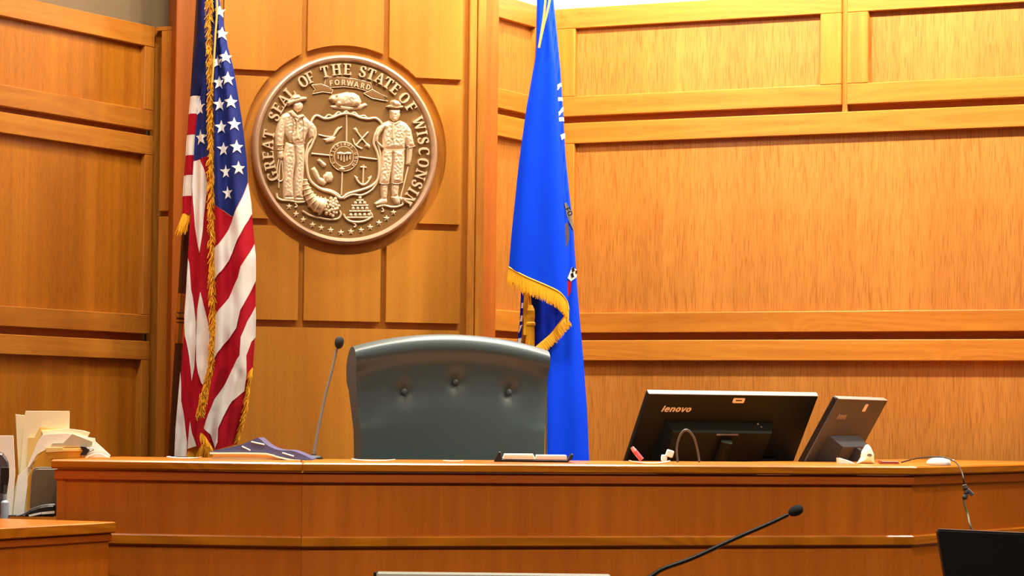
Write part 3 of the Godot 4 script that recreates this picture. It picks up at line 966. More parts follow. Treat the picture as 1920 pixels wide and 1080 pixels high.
	# seams and trimmings of the two figures
	for q in [["belt", 0.0016, [-0.2016, 0.0166, -0.1807, 0.0130, -0.1584, 0.0168], 0.021], ["lapel", 0.0018, [-0.2074, 0.1124, -0.2025, 0.0805, -0.2079, 0.0439, -0.2001, 0.0166], 0.0215], ["lapel", 0.0018, [-0.1688, 0.1125, -0.1639, 0.0821, -0.1648, 0.0457, -0.1600, 0.0182], 0.021], ["cuff", 0.002, [-0.2651, 0.0068, -0.2518, 0.0044, -0.2370, 0.0093], 0.022], ["cuff", 0.002, [-0.2627, -0.0091, -0.2500, -0.0122, -0.2375, -0.0081], 0.021], ["neckerchief", 0.0026, [-0.1984, 0.1069, -0.1894, 0.0971, -0.1821, 0.1076], 0.0245], ["neckerchief", 0.0026, [-0.1901, 0.0971, -0.1920, 0.0737], 0.0245], ["trouser_seam", 0.0014, [-0.1925, 0.0082, -0.1902, -0.0499, -0.1938, -0.1082, -0.1949, -0.1809], 0.0155],
		["belt", 0.0018, [0.1419, 0.0066, 0.1814, 0.0037, 0.2238, 0.0091], 0.0215], ["collar", 0.002, [0.1587, 0.1116, 0.1755, 0.1021, 0.1876, 0.1026, 0.2057, 0.1136], 0.0225], ["trouser_seam", 0.0014, [0.1784, 0.0022, 0.1782, -0.0434, 0.1742, -0.0803], 0.0175], ["cuff", 0.002, [0.1285, -0.1201, 0.1467, -0.1231, 0.1648, -0.1188], 0.019], ["cuff", 0.002, [0.1754, -0.1184, 0.1967, -0.1206, 0.2179, -0.1125], 0.019], ["cuff", 0.0022, [0.2298, 0.0218, 0.2466, 0.0181, 0.2617, 0.0231], 0.023]]:
		st = start()
		tube(st, smooth(pv3(q[2], q[3]), 4), q[1], 6)
		part(q[0], st, M.bronze_rim, o)
	figure_part(o, "pickaxe_head", [[[0.1988, -0.1661, 0.2232, -0.1704, 0.2584, -0.1861, 0.2539, -0.1966, 0.2219, -0.1874, 0.2066, -0.1835], 0.01, 0.006, 0.0]], 0.008)
	figure_part(o, "shovel_blade", [[[0.0766, 0.0297, 0.0919, 0.0193, 0.0905, 0.0076, 0.0708, 0.0141], 0.007, 0.005, 0.0]], 0.008)
	figure_part(o, "shovel_blade", [[[0.0262, 0.0783, 0.0367, 0.0831, 0.0444, 0.0717, 0.0355, 0.0640], 0.007, 0.005, 0.0]], 0.008)
	figure_part(o, "plow_share", [[[-0.0886, 0.0356, -0.0529, 0.0473, -0.0394, 0.0449, -0.0481, 0.0285, -0.0750, 0.0216], 0.007, 0.006, 0.0]], 0.008)
	figure_part(o, "anchor_fluke", [[[0.0332, -0.0942, 0.0483, -0.1024, 0.0394, -0.1115], 0.007, 0.004, 0.0], [[0.0994, -0.0918, 0.0951, -0.1095, 0.0830, -0.1026], 0.007, 0.004, 0.0]], 0.008)
	figure_part(o, "arm", [[[-0.1318, -0.0768, -0.1185, -0.0676, -0.1063, -0.0832, -0.0970, -0.1062, -0.0790, -0.1114, -0.0713, -0.1271, -0.0817, -0.1362, -0.1012, -0.1282, -0.1179, -0.1055], 0.009, 0.01, 0.002], [[-0.0866, -0.1014, -0.0719, -0.0849, -0.0540, -0.0857, -0.0462, -0.1058, -0.0535, -0.1221, -0.0729, -0.1243], 0.011, 0.01, 0.003]], 0.008)
	figure_part(o, "hammer", [[[-0.1099, -0.0440, -0.0995, -0.0377, -0.0738, -0.0572, -0.0782, -0.0676, -0.0886, -0.0680], 0.011, 0.007, 0.0]], 0.008)
	# central roundel with its inscription and striped escutcheon
	var c2 := pv([-0.0084, -0.0263])[0]
	st = start()
	relief(st, circle(c2, 0.0545, 40), 0.005, 0.004, 0.008)
	part("roundel", st, M.bronze, o)
	for rr in [0.054, 0.037]:
		st = start()
		var ring := []
		for k in 41: ring.append(Vector3(c2.x + cos(TAU * k / 40) * rr, c2.y + sin(TAU * k / 40) * rr, 0.0125))
		tube(st, ring, 0.0016, 6)
		part("roundel_ring", st, M.bronze_light, o)
	var text := "E PLURIBUS UNUM"
	for i in text.length():
		if text[i] == " ": continue
		var a := deg_to_rad(lerpf(212, -38, i / 14.0))
		letter(text[i], "Droid Sans", true, 0.0105, 0.004, M.bronze_light, o, Transform3D(Basis(Vector3(0, 0, 1), a - PI / 2), Vector3(c2.x + cos(a) * 0.0465, c2.y + sin(a) * 0.0465, 0.0145)), "roundel_letter")
	for k in 5:
		st = start()
		tube(st, [Vector3(c2.x - 0.022 + 0.011 * k, c2.y + 0.012, 0.0145), Vector3(c2.x - 0.022 + 0.011 * k, c2.y - 0.02 + absf(k - 2) * 0.005, 0.0145)], 0.003, 6)
		part("escutcheon_stripe", st, M.bronze_light, o)
	figure_part(o, "escutcheon", [[[-0.0356, -0.0120, -0.0221, -0.0085, -0.0086, -0.0124, 0.0064, -0.0074, 0.0207, -0.0098, 0.0201, -0.0201, -0.0347, -0.0221], 0.01, 0.005, 0.0], [[-0.0287, -0.0731, -0.0168, -0.0639, -0.0025, -0.0721, -0.0166, -0.0828], 0.01, 0.006, 0.0]], 0.01)
	# cornucopia: a ribbed horn, and the fruit in its mouth
	st = start()
	var horn := smooth(pv3([-0.1528, -0.1140, -0.1487, -0.1429, -0.1363, -0.1760, -0.1150, -0.2015, -0.0828, -0.2150], 0.008), 4)
	var rad := []
	for i in horn.size(): rad.append(lerpf(0.006, 0.033, float(i) / (horn.size() - 1)) * (1.0 + 0.09 * (i % 2)))
	tube(st, horn, rad, 14)
	part("horn", st, M.bronze_light, o)
	for i in range(1, horn.size() - 1, 2):
		st = start()
		var tg: Vector3 = (horn[i + 1] - horn[i - 1]).normalized()
		var sd := Vector3(-tg.y, tg.x, 0)
		var arc := []
		for k in 11: arc.append(horn[i] + (sd * cos(PI * k / 10.0) + Vector3(0, 0, sin(PI * k / 10.0))) * float(rad[i]) * 1.04)
		tube(st, arc, 0.0022, 6)
		part("horn_rib", st, M.bronze_light, o)
	var fc := pv([-0.0551, -0.2141])[0]
	for k in 26:
		st = start()
		var a := k * 2.4
		var r := 0.032 * sqrt((k + 0.5) / 26.0)
		ball(st, Vector3(fc.x + cos(a) * r, fc.y + sin(a) * r * 1.1, 0.016 + 0.008 * (1.0 - r / 0.032)), 0.0062 + 0.002 * rng.randf(), 8)
		part("fruit", st, M.bronze_light, o)
	# pyramid of lead pigs
	for row in [[1, 786], [3, 812], [4, 840], [5, 872]]:
		for k in int(row[0]):
			st = start()
			var x: float = 580.0 + (k - (row[0] - 1) / 2.0) * 23.0
			var p := seal_xy(x, row[1])
			ball(st, Vector3(p.x, p.y, 0.01), 0.0068, 8)
			part("lead_pig", st, M.bronze_light, o)
		st = start()
		var a := seal_xy(580.0 - row[0] * 12.0 - 6.0, row[1] + 13)
		var b := seal_xy(580.0 + row[0] * 12.0 + 6.0, row[1] + 13)
		tube(st, [Vector3(a.x, a.y, 0.01), Vector3(b.x, b.y, 0.01)], 0.0036, 6)
		part("pyramid_course", st, M.bronze_light, o)


func seal_xy(x: float, y: float) -> Vector2:
	return Vector2((x - 506.0) * 0.000752 + (y - 543.0) * 0.00001 - 0.0027, (543.0 - y) * 0.000731 + (x - 506.0) * 0.000029 - 0.0012)


func figure_part(o: Node3D, called: String, blobs: Array, base: float) -> void:
	var st := start()
	for b in blobs:
		relief(st, pv(b[0]), b[1], b[2], base, b[3])
	part(called, st, M.bronze_light, o)


# ------------------------------------------------------------------ flags
# depth of a fold layer at a place: swell across the width, soft pleats, small wrinkles
func fold(l: Dictionary, x: float, y: float) -> float:
	var a := at_y(l.l, y)
	var b := at_y(l.r, y)
	var t := clampf((x - a) / maxf(b - a, 0.004), -0.03, 1.03)
	var s := 2.0 * t - 1.0
	var z: float = l.z + l.swell * (1.0 - s * s * s * s) + l.tilt * t
	z += l.amp * cos(TAU * (l.waves * t + l.phase + y * l.drift))
	return z + l.wrinkle * 0.6 * bumps.get_noise_2d(x * 0.3, y * 0.07)


func layer(l: Array, r: Array, z: float, swell: float, amp: float, waves: float, phase := 0.0, tilt := 0.0, drift := 0.0, wrinkle := 0.004) -> Dictionary:
	return {"l": pv(l), "r": pv(r), "z": z, "swell": swell, "amp": amp, "waves": waves, "phase": phase, "tilt": tilt, "drift": drift, "wrinkle": wrinkle}


func patch(called: String, poly: Array, l: Dictionary, material: Material, o: Node3D, lift := 0.0, cell := 0.007) -> void:
	var st := start()
	sheet(st, pv(poly), func(x, y): return fold(l, x, y), cell, lift)
	part(called, st, material, o)


func star_patch(c: Vector2, r: float, turn: float, l: Dictionary, o: Node3D, squeeze := 0.8) -> void:
	var q := []
	for k in 10:
		var v := Vector2.from_angle(PI / 2 + turn + TAU * k / 10) * (r if k % 2 == 0 else r * 0.4)
		q.append(c.x + v.x * squeeze)
		q.append(c.y + v.y)
	patch("star", q, l, M.white_cloth, o, 0.002, 0.004)


# a fringe of threads along a line, hanging along a drop vector
func fringe(o: Node3D, line: Array, drop: Vector3, spread: float, count: int, thick: float, material: Material) -> void:
	var st := start()
	var pts := smooth(line, 8)
	for i in count:
		var f := float(i) / count * (pts.size() - 1)
		var k := int(f)
		var p: Vector3 = pts[k].lerp(pts[k + 1], f - k)
		var d := drop * rng.randf_range(0.8, 1.1) + Vector3(rng.randf_range(-1, 1), rng.randf_range(-0.3, 0.3), rng.randf_range(-0.4, 1)) * spread
		var m := p + d * 0.5 + Vector3(rng.randf_range(-1, 1), 0, rng.randf_range(0, 1)) * spread * 0.4
		tube(st, [p, m, p + d], [thick, thick, thick * 0.6], 4, false)
	var n := part("fringe", st, material, o)
	n.set_meta("kind", "stuff")


func us_flag() -> void:
	var o := thing("flag", "striped flag with white stars and gold fringe, draped on a dark pole", "flag", Vector3(-0.5819, 2.2748, 0.45), -17.516)
	# the pole with brass joints
	var top := Vector3(-0.0613, 0.9458, -0.085)
	var foot := Vector3(-0.14, -0.7843, -0.085)
	var dir := foot - top
	var base := foot + dir.normalized() * 0.72
	var st := start()
	tube(st, [top, base], 0.0165, 14)
	part("pole", st, M.pole, o)
	for q in [[0.664, 0.702, 0.0175], [0.705, 0.713, 0.021], [0.717, 0.722, 0.019], [0.724, 0.765, 0.0178]]:
		st = start()
		tube(st, [top + dir * q[0], top + dir * q[1]], q[2], 16)
		part("ferrule", st, M.brass, o)
	st = start()
	lathe(st, [Vector2(0, 0.05), Vector2(0.03, 0.05), Vector2(0.035, 0.03), Vector2(0.12, 0.02), Vector2(0.13, 0.0), Vector2(0, 0)], 28, Vector3(base.x, base.y - 0.02, base.z))
	part("stand", st, M.brass, o)
	var back := layer([-0.0731, 0.8574, -0.0763, 0.7076, -0.0878, 0.614, -0.095, 0.4832, -0.1012, 0.4085, -0.1047, 0.278, -0.1131, 0.1103, -0.1193, 0.0358], [-0.0173, 0.858, -0.0186, 0.7083, -0.0246, 0.6147, -0.0305, 0.5212, -0.0522, 0.4837, -0.0549, 0.4183, -0.0675, 0.2784, -0.0735, 0.1852, -0.0791, 0.0735, -0.0859, 0.0362], -0.05, 0.03, 0.006, 0.8, 0.2, 0.0, 0.5, 0.012)
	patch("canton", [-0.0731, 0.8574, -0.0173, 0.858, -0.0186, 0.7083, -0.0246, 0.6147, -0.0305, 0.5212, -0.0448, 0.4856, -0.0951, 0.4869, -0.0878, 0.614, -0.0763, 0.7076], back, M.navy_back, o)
	var edge := [[353, 178, 389, 179], [350.5, 211, 377, 213], [346.5, 251, 372, 252], [344.5, 289.5, 367, 290], [341, 327, 362, 327], [339, 366, 360, 366], [338.5, 400, 360, 400]]
	for q in [
		["white_cloth", [-0.0951, 0.4869, -0.0244, 0.4858, -0.0457, 0.4222, -0.0987, 0.4253]],
		["red_cloth", [-0.0987, 0.4253, -0.0457, 0.4222, -0.0538, 0.3493, -0.1049, 0.3506]],
		["white_cloth", [-0.1049, 0.3506, -0.0538, 0.3493, -0.062, 0.2784, -0.1075, 0.2789]],
		["red_cloth", [-0.1075, 0.2789, -0.062, 0.2784, -0.0701, 0.2094, -0.1128, 0.2089]],
		["white_cloth", [-0.1128, 0.2089, -0.0701, 0.2094, -0.0727, 0.1368, -0.1154, 0.1363]],
		["red_cloth", [-0.1154, 0.1363, -0.0727, 0.1368, -0.0717, 0.0736, -0.1153, 0.0731]]
		]:
		patch("stripe", q[1], back, M[q[0]], o, 0.0)
	# the middle folds
	var mid := layer([-0.0423, 0.5585, -0.0541, 0.4836, -0.0641, 0.4089, -0.0703, 0.3342, -0.0747, 0.2597, -0.077, 0.1758, -0.0841, 0.0362, -0.0863, -0.0567, -0.0891, -0.2238, -0.0994, -0.3907, -0.1096, -0.5573, -0.1189, -0.6683, -0.1228, -0.7699], [-0.0125, 0.5588, -0.0078, 0.2604, -0.0012, 0.0743, 0.0084, -0.2969, 0.0036, -0.4636, -0.0054, -0.5932, -0.0062, -0.7779], -0.012, 0.022, 0.014, 1.6, 0.15, 0.0, 0.1, 0.008)
	patch("canton", [-0.0423, 0.5585, -0.0088, 0.5588, -0.0063, 0.279, -0.0192, 0.2752, -0.045, 0.2637, -0.0728, 0.2578, -0.0703, 0.3342, -0.0641, 0.4089, -0.0541, 0.4836], mid, M.navy, o)
	patch("stripe", [-0.0728, 0.2578, -0.045, 0.2637, -0.0192, 0.2752, -0.0063, 0.279, 0.0013, 0.0372, 0.0102, -0.2968, 0.0036, -0.4636, -0.0051, -0.6116, -0.0179, -0.7374, -0.0401, -0.7376, -0.0624, -0.7323, -0.0769, -0.751, -0.0878, -0.7603, -0.1097, -0.6682, -0.1078, -0.5573, -0.0994, -0.3907, -0.0891, -0.2238, -0.0863, -0.0567, -0.0822, 0.0363, -0.077, 0.1758], mid, M.red_cloth, o)
	for q in [[-0.0728, 0.256, -0.0459, 0.26, -0.0332, 0.2191, -0.0251, 0.1764, -0.0296, 0.1112, -0.0343, 0.0554, -0.0355, 0.0182, -0.0402, -0.0376, -0.0425, -0.0655, -0.0515, -0.0284, -0.0635, 0.0272, -0.0741, 0.1107, -0.0761, 0.1758],
		[-0.0858, -0.0827, -0.0828, -0.0975, -0.0748, -0.1958, -0.0609, -0.2513, -0.0526, -0.3031, -0.0515, -0.3753, -0.0547, -0.4642, -0.0641, -0.5106, -0.0704, -0.4644, -0.0804, -0.4182, -0.0926, -0.3536, -0.0947, -0.2795, -0.0897, -0.1867],
		[-0.1054, -0.4759, -0.1028, -0.5203, -0.1028, -0.5794, -0.0916, -0.6422, -0.0774, -0.7214, -0.0784, -0.7713, -0.1209, -0.7717, -0.1188, -0.6757, -0.1114, -0.5648],
		[-0.0674, -0.6493, -0.0594, -0.6898, -0.0457, -0.734, -0.0751, -0.7454, -0.0721, -0.7047],
		[-0.0385, -0.201, -0.0295, -0.2454, -0.0155, -0.3064, -0.0094, -0.3434, -0.0086, -0.3934, -0.0149, -0.4638, -0.0288, -0.5232, -0.0344, -0.5158, -0.0423, -0.4845, -0.0487, -0.4364, -0.0506, -0.3716, -0.049, -0.2975, -0.0478, -0.2604]]:
		patch("stripe", q, mid, M.white_cloth, o, 0.0025)
	for p in pv([-0.0525, 0.4426, -0.0471, 0.3364]): star_patch(p, 0.03, 0.05, mid, o, 0.7)
	# the front fold
	var fr := layer([-0.021, 0.858, -0.0128, 0.5775, -0.0078, 0.2604, -0.0016, -0.0186, 0.0047, -0.2969, -0.0001, -0.4636, -0.0247, -0.5472, -0.0347, -0.612, -0.0358, -0.7782], [0.0032, 0.8582, 0.0174, 0.7835, 0.0418, 0.6528, 0.0654, 0.569, 0.094, 0.4013, 0.1129, 0.2617, 0.1177, 0.1873, 0.1301, 0.1037, 0.1431, -0.017, 0.1486, -0.0727, 0.1514, -0.2582, 0.1487, -0.3879, 0.1444, -0.4676, 0.1342, -0.5306, 0.1277, -0.5917, 0.1103, -0.6602, 0.0947, -0.7269, 0.0915, -0.7583], 0.02, 0.035, 0.016, 2.1, 0.6, -0.01, 0.12, 0.006)
	patch("canton", [-0.021, 0.858, 0.0032, 0.8582, 0.0174, 0.7835, 0.0418, 0.6528, 0.0654, 0.569, 0.094, 0.4013, 0.1129, 0.2617, 0.1177, 0.1854, 0.1001, 0.1276, 0.0714, 0.0584, 0.0396, 0.0804, 0.0077, 0.1005, -0.0035, 0.1041, -0.0078, 0.2604, -0.0128, 0.5775], fr, M.navy, o)
	patch("stripe", [-0.0034, 0.1004, 0.0077, 0.0996, 0.0396, 0.0785, 0.0715, 0.0566, 0.1001, 0.1257, 0.1178, 0.1836, 0.1301, 0.1037, 0.1431, -0.017, 0.1486, -0.0727, 0.1514, -0.2582, 0.1487, -0.3879, 0.1444, -0.4676, 0.1342, -0.5306, 0.1277, -0.5917, 0.1103, -0.6602, 0.0947, -0.7269, 0.0339, -0.7442, 0.008, -0.7408, -0.0185, -0.7005, -0.0054, -0.5932, 0.0076, -0.4821, 0.0084, -0.2969, 0.0003, -0.0186], fr, M.red_cloth, o)
	for q in [[0.1178, 0.1817, 0.13, 0.1111, 0.1334, 0.074, 0.1108, 0.031, 0.0733, -0.0642, 0.0354, -0.1296, 0.0081, -0.1633, 0.0045, -0.052, 0.0256, -0.0369, 0.068, 0.0389, 0.0947, 0.1126],
		[0.1433, -0.0319, 0.1486, -0.0727, 0.1499, -0.158, 0.1042, -0.2624, 0.0922, -0.3256, 0.0468, -0.3817, 0.0071, -0.4487, 0.0084, -0.2969, 0.0591, -0.2221, 0.0951, -0.1512, 0.1019, -0.1122],
		[0.1503, -0.2489, 0.1519, -0.2953, 0.151, -0.3546, 0.1373, -0.3714, 0.1223, -0.4197, 0.1233, -0.4826, 0.1159, -0.5419, 0.0813, -0.5774, 0.0507, -0.6332, 0.0309, -0.6722, 0.0317, -0.7202, 0.0191, -0.7407, 0.0054, -0.6928, -0.0153, -0.6727, -0.0012, -0.6264, 0.0183, -0.5707, 0.0634, -0.4999, 0.1029, -0.4199, 0.1056, -0.3569, 0.1242, -0.3011]]:
		patch("stripe", q, fr, M.white_cloth, o, 0.0025)
	for p in pv([0.012, 0.776, 0.0225, 0.6975, 0.0368, 0.6154, 0.0101, 0.5983, 0.0159, 0.5255, 0.0464, 0.5389, 0.0189, 0.449, 0.0578, 0.4588, 0.0257, 0.3707, 0.0702, 0.3815, 0.0344, 0.2944, 0.0797, 0.3024, 0.0439, 0.2163, 0.0874, 0.2289, 0.0525, 0.1419]): star_patch(p, 0.026, 0.08, fr, o, 0.82)
	# bullion fringe: the fly edge hangs as one rope of threads; more of it at the lower hems
	var rope := []
	for p in pv([-0.021, 0.858, -0.0186, 0.7083, -0.0128, 0.5775, -0.0087, 0.3722, -0.0069, 0.2045, -0.0015, 0.0372, 0.0023, -0.1485, 0.0084, -0.2969, 0.0049, -0.4266, -0.0088, -0.5007, -0.0244, -0.5656, -0.033, -0.6083]): rope.append(Vector3(p.x, p.y, fold(fr, p.x + 0.004, p.y) + 0.006))
	fringe(o, rope, Vector3(0, -0.035, 0.004), 0.017, 1300, 0.0016, M.gold)
	var hem := []
	for p in pv([0.1443, -0.462, 0.1342, -0.5306, 0.1277, -0.5917, 0.1156, -0.6473, 0.1016, -0.6991]): hem.append(Vector3(p.x, p.y, fold(fr, p.x - 0.006, p.y) + 0.004))
	fringe(o, hem, Vector3(-0.012, -0.03, 0.004), 0.01, 220, 0.0015, M.gold)
	hem = []
	for p in pv([-0.0298, -0.6895, -0.0111, -0.7004, 0.0116, -0.7371, 0.0118, -0.75]): hem.append(Vector3(p.x, p.y, fold(fr, p.x, p.y) + 0.006))
	fringe(o, hem, Vector3(0.004, -0.03, 0.004), 0.007, 130, 0.0016, M.gold)
	hem = []
	for p in pv([-0.075, -0.7509, -0.0587, -0.7341, -0.0329, -0.7265, -0.0069, -0.7373]): hem.append(Vector3(p.x, p.y, 0.0))
	fringe(o, hem, Vector3(-0.002, -0.045, 0.004), 0.007, 170, 0.0018, M.gold)
	hem = []
	for p in pv([-0.1106, 0.0731, -0.0977, 0.0751, -0.0847, 0.0753]): hem.append(Vector3(p.x, p.y, -0.03))
	fringe(o, hem, Vector3(-0.016, -0.07, 0.004), 0.009, 90, 0.0018, M.gold)
	st = start()
	tube(st, smooth(pv3([0.0014, 0.8582, 0.0081, 0.7834, 0.004, 0.6898, -0.0001, 0.5963, -0.0045, 0.5215], 0.075), 6), 0.0035, 8)
	part("cord", st, M.gold_cord, o)


func state_flag() -> void:
	var o := thing("flag", "royal blue flag with gold fringe, draped on a pole behind the leather chair", "flag", Vector3(0.6937, 2.3243, 0.25), -17.516)
	var st := start()
	tube(st, [Vector3(-0.0198, 0.9947, -0.05), Vector3(-0.069, -0.3132, -0.05), Vector3(-0.116, -1.5676, -0.05)], 0.0095, 14)
	part("pole", st, M.brass, o)
	st = start()
	lathe(st, [Vector2(0, 0.05), Vector2(0.03, 0.05), Vector2(0.035, 0.03), Vector2(0.12, 0.02), Vector2(0.13, 0.0), Vector2(0, 0)], 28, Vector3(-0.116, -1.5715, -0.05))
	part("stand", st, M.brass, o)
	var front := layer([-0.0352, 0.9074, -0.0362, 0.8182, -0.0368, 0.6896, -0.043, 0.6263, -0.0698, 0.4641, -0.0951, 0.2646, -0.1197, -0.0013, -0.1281, -0.1213, -0.1308, -0.2371], [0.0101, 0.9079, 0.0153, 0.7891, 0.0367, 0.6272, 0.0552, 0.353, 0.0705, 0.1129, 0.0785, 0.0009, 0.0883, -0.1954, 0.0934, -0.3131], 0.03, 0.03, 0.006, 1.0, 0.05, -0.01, 0.0, 0.0012)
	var side := layer([0.0022, 0.9078, 0.0153, 0.7891, 0.0367, 0.6272, 0.0552, 0.353, 0.0705, 0.1129, 0.0785, 0.0009, 0.0801, -0.1563, 0.0425, -0.3136, 0.0206, -0.4706, 0.0245, -0.8419], [0.0239, 0.908, 0.0348, 0.8091, 0.0544, 0.6274, 0.0704, 0.4045, 0.0774, 0.2961, 0.0947, 0.1446, 0.1096, 0.0248, 0.1233, -0.1676, 0.1365, -0.3087, 0.1496, -0.4437, 0.1651, -0.6255, 0.177, -0.8403], -0.005, 0.012, 0.007, 1.2, 0.1, -0.05, 0.0, 0.0012)
	var inner := layer([-0.0665, -0.1971, -0.0347, -0.236, -0.0329, -0.4124], [0.0609, -0.1957, 0.0854, -0.2935, 0.0239, -0.4118], -0.04, 0.01, 0.004, 1.0)
	patch("field", [0.0022, 0.9078, 0.0239, 0.908, 0.0348, 0.8091, 0.0544, 0.6274, 0.0704, 0.4045, 0.0774, 0.2961, 0.0947, 0.1446, 0.1096, 0.0248, 0.1233, -0.1676, 0.1365, -0.3087, 0.1496, -0.4437, 0.1651, -0.6255, 0.1771, -0.8442, 0.0207, -0.8459, 0.0169, -0.4902, -0.0073, -0.422, 0.0004, -0.4121, 0.0623, -0.333, 0.0932, -0.2935, 0.0785, 0.0009, 0.0705, 0.1129, 0.0552, 0.353, 0.0367, 0.6272, 0.0153, 0.7891], side, M.royal, o)
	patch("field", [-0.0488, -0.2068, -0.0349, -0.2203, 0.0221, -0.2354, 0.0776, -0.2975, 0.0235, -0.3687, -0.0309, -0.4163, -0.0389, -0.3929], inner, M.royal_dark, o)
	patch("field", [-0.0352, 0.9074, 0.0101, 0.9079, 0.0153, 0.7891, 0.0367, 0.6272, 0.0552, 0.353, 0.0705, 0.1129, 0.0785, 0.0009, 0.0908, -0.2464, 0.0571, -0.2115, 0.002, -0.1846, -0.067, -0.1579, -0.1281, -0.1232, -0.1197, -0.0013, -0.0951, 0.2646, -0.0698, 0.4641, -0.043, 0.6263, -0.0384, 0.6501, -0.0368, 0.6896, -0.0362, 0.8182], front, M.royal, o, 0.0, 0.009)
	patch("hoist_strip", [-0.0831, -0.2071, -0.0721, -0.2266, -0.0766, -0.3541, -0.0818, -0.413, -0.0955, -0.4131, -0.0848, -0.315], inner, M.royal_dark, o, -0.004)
	for q in [[-0.0797, -0.2503, -0.0728, -0.2502, -0.0746, -0.2698, -0.0814, -0.2699], [-0.0821, -0.2974, -0.0743, -0.2973, -0.0779, -0.3189, -0.0858, -0.319], [-0.0846, -0.3346, -0.0768, -0.3306, -0.0854, -0.3562, -0.0902, -0.3641], [-0.091, -0.3817, -0.0783, -0.3796, -0.081, -0.3993, -0.0927, -0.4014]]:
		patch("lettering", q, inner, M.white_cloth, o, 0.002, 0.006)
	# parts of the printed lettering and arms that show on the turned side
	for q in [[0.0404, 0.5541, 0.056, 0.5652, 0.059, 0.5553, 0.0426, 0.5324], [0.0438, 0.5078, 0.0614, 0.5119, 0.0635, 0.4991, 0.0449, 0.494], [0.0483, 0.4535, 0.0647, 0.4784, 0.0669, 0.4636, 0.0494, 0.4387], [0.0495, 0.4338, 0.0701, 0.439, 0.0712, 0.4252, 0.0502, 0.419], [0.0551, 0.3688, 0.0746, 0.3818, 0.0754, 0.3631, 0.0602, 0.3511]]:
		patch("lettering", q, side, M.white_cloth, o, 0.002, 0.006)
	patch("banner", [0.0724, 0.1168, 0.0812, 0.1209, 0.0932, 0.0994, 0.1033, 0.0641, 0.1096, 0.0248, 0.1058, 0.0189, 0.0817, 0.0717], side, M.grey, o, 0.002, 0.006)
	letter("FO", "Droid Sans", true, 0.019, 0.0008, M.black, o, Transform3D(Basis(Vector3(0, 0, 1), deg_to_rad(-62)), Vector3(0.0903, 0.0853, 0.004)), "lettering")
	patch("emblem", [0.0741, 0.0401, 0.0839, 0.0462, 0.092, 0.0246, 0.0923, -0.0108, 0.0828, -0.0423, 0.0751, -0.0503], side, plain(Color(0.32, 0.26, 0.24), 0.7), o, 0.002, 0.006)
	patch("emblem", [0.087, -0.1582, 0.1042, -0.1177, 0.1219, -0.1263, 0.1212, -0.1519, 0.1018, -0.1698], side, M.paper, o, 0.002, 0.006)
	for q in [[0.1033, -0.1207, 0.1091, -0.1167, 0.1132, -0.1304, 0.1054, -0.1383], [0.1151, -0.1284, 0.1219, -0.1263, 0.1211, -0.1401, 0.1152, -0.1421], [0.0995, -0.1423, 0.1074, -0.1383, 0.1114, -0.154, 0.1036, -0.156]]:
		patch("emblem", q, side, M.black, o, 0.003, 0.006)
	patch("emblem", [0.0871, -0.168, 0.1028, -0.1717, 0.1021, -0.2051, 0.0926, -0.2268, 0.0875, -0.2151], side, M.red_cloth, o, 0.002, 0.006)
	# cords from the top of the pole
	for q in [[-0.0017, 0.9077, -0.0085, 0.8086, -0.0177, 0.7393, -0.0269, 0.6799], [0.02, 0.908, 0.0051, 0.8246, -0.0119, 0.7532, -0.0269, 0.6799]]:
		st = start()
		tube(st, smooth(pv3(q, 0.085), 6), 0.0042, 8)
		part("cord", st, M.gold_cord, o)
	# tassel hanging by the pole
	var tp := Vector3(-0.0485, -0.2198, -0.015)
	st = start()
	lathe(st, [Vector2(0, 0.0), Vector2(0.008, 0.0), Vector2(0.016, -0.02), Vector2(0.017, -0.045), Vector2(0.015, -0.06), Vector2(0.019, -0.066), Vector2(0.019, -0.074), Vector2(0.0, -0.076)], 16, tp + Vector3(0.002, -0.04, 0))
	part("tassel_head", st, M.gold, o)
	st = start()
	tube(st, [tp + Vector3(-0.004, 0.03, 0), tp + Vector3(0.002, -0.042, 0)], 0.004, 8)
	part("cord", st, M.gold, o)
	st = start()
	tube(st, smooth([tp + Vector3(-0.012, 0.0, 0), tp + Vector3(-0.016, -0.05, 0.004), tp + Vector3(-0.014, -0.1, 0.002), tp + Vector3(-0.016, -0.15, 0.004)], 4), 0.009, 10)
	part("cord", st, M.gold, o)
	var ring := []
	for k in 13: ring.append(tp + Vector3(cos(TAU * k / 12.0) * 0.014 + 0.002, -0.112, sin(TAU * k / 12.0) * 0.014))
	fringe(o, ring, Vector3(0, -0.085, 0), 0.003, 120, 0.0017, M.gold)
	# gold fringe along the lower hem and its turned-back continuation
	var hem := []
	for p in pv([-0.1291, -0.1232, -0.067, -0.1579, 0.002, -0.1866, 0.0571, -0.2134, 0.0849, -0.2465, 0.0931, -0.2778]): hem.append(Vector3(p.x, p.y, fold(front, minf(p.x, at_y(front.r, p.y) - 0.006), p.y) + 0.004))
	fringe(o, hem, Vector3(-0.002, -0.058, 0.0), 0.003, 520, 0.0015, M.gold)
	st = start()
	tube(st, smooth(hem, 5), 0.0035, 6)
	part("hem_braid", st, M.gold, o)
	hem = []
	for p in pv([0.0816, -0.3014, 0.0351, -0.3568, -0.027, -0.4124]): hem.append(Vector3(p.x, p.y, 0.012))
	fringe(o, hem, Vector3(0.022, -0.03, 0.0), 0.003, 260, 0.0015, M.gold)


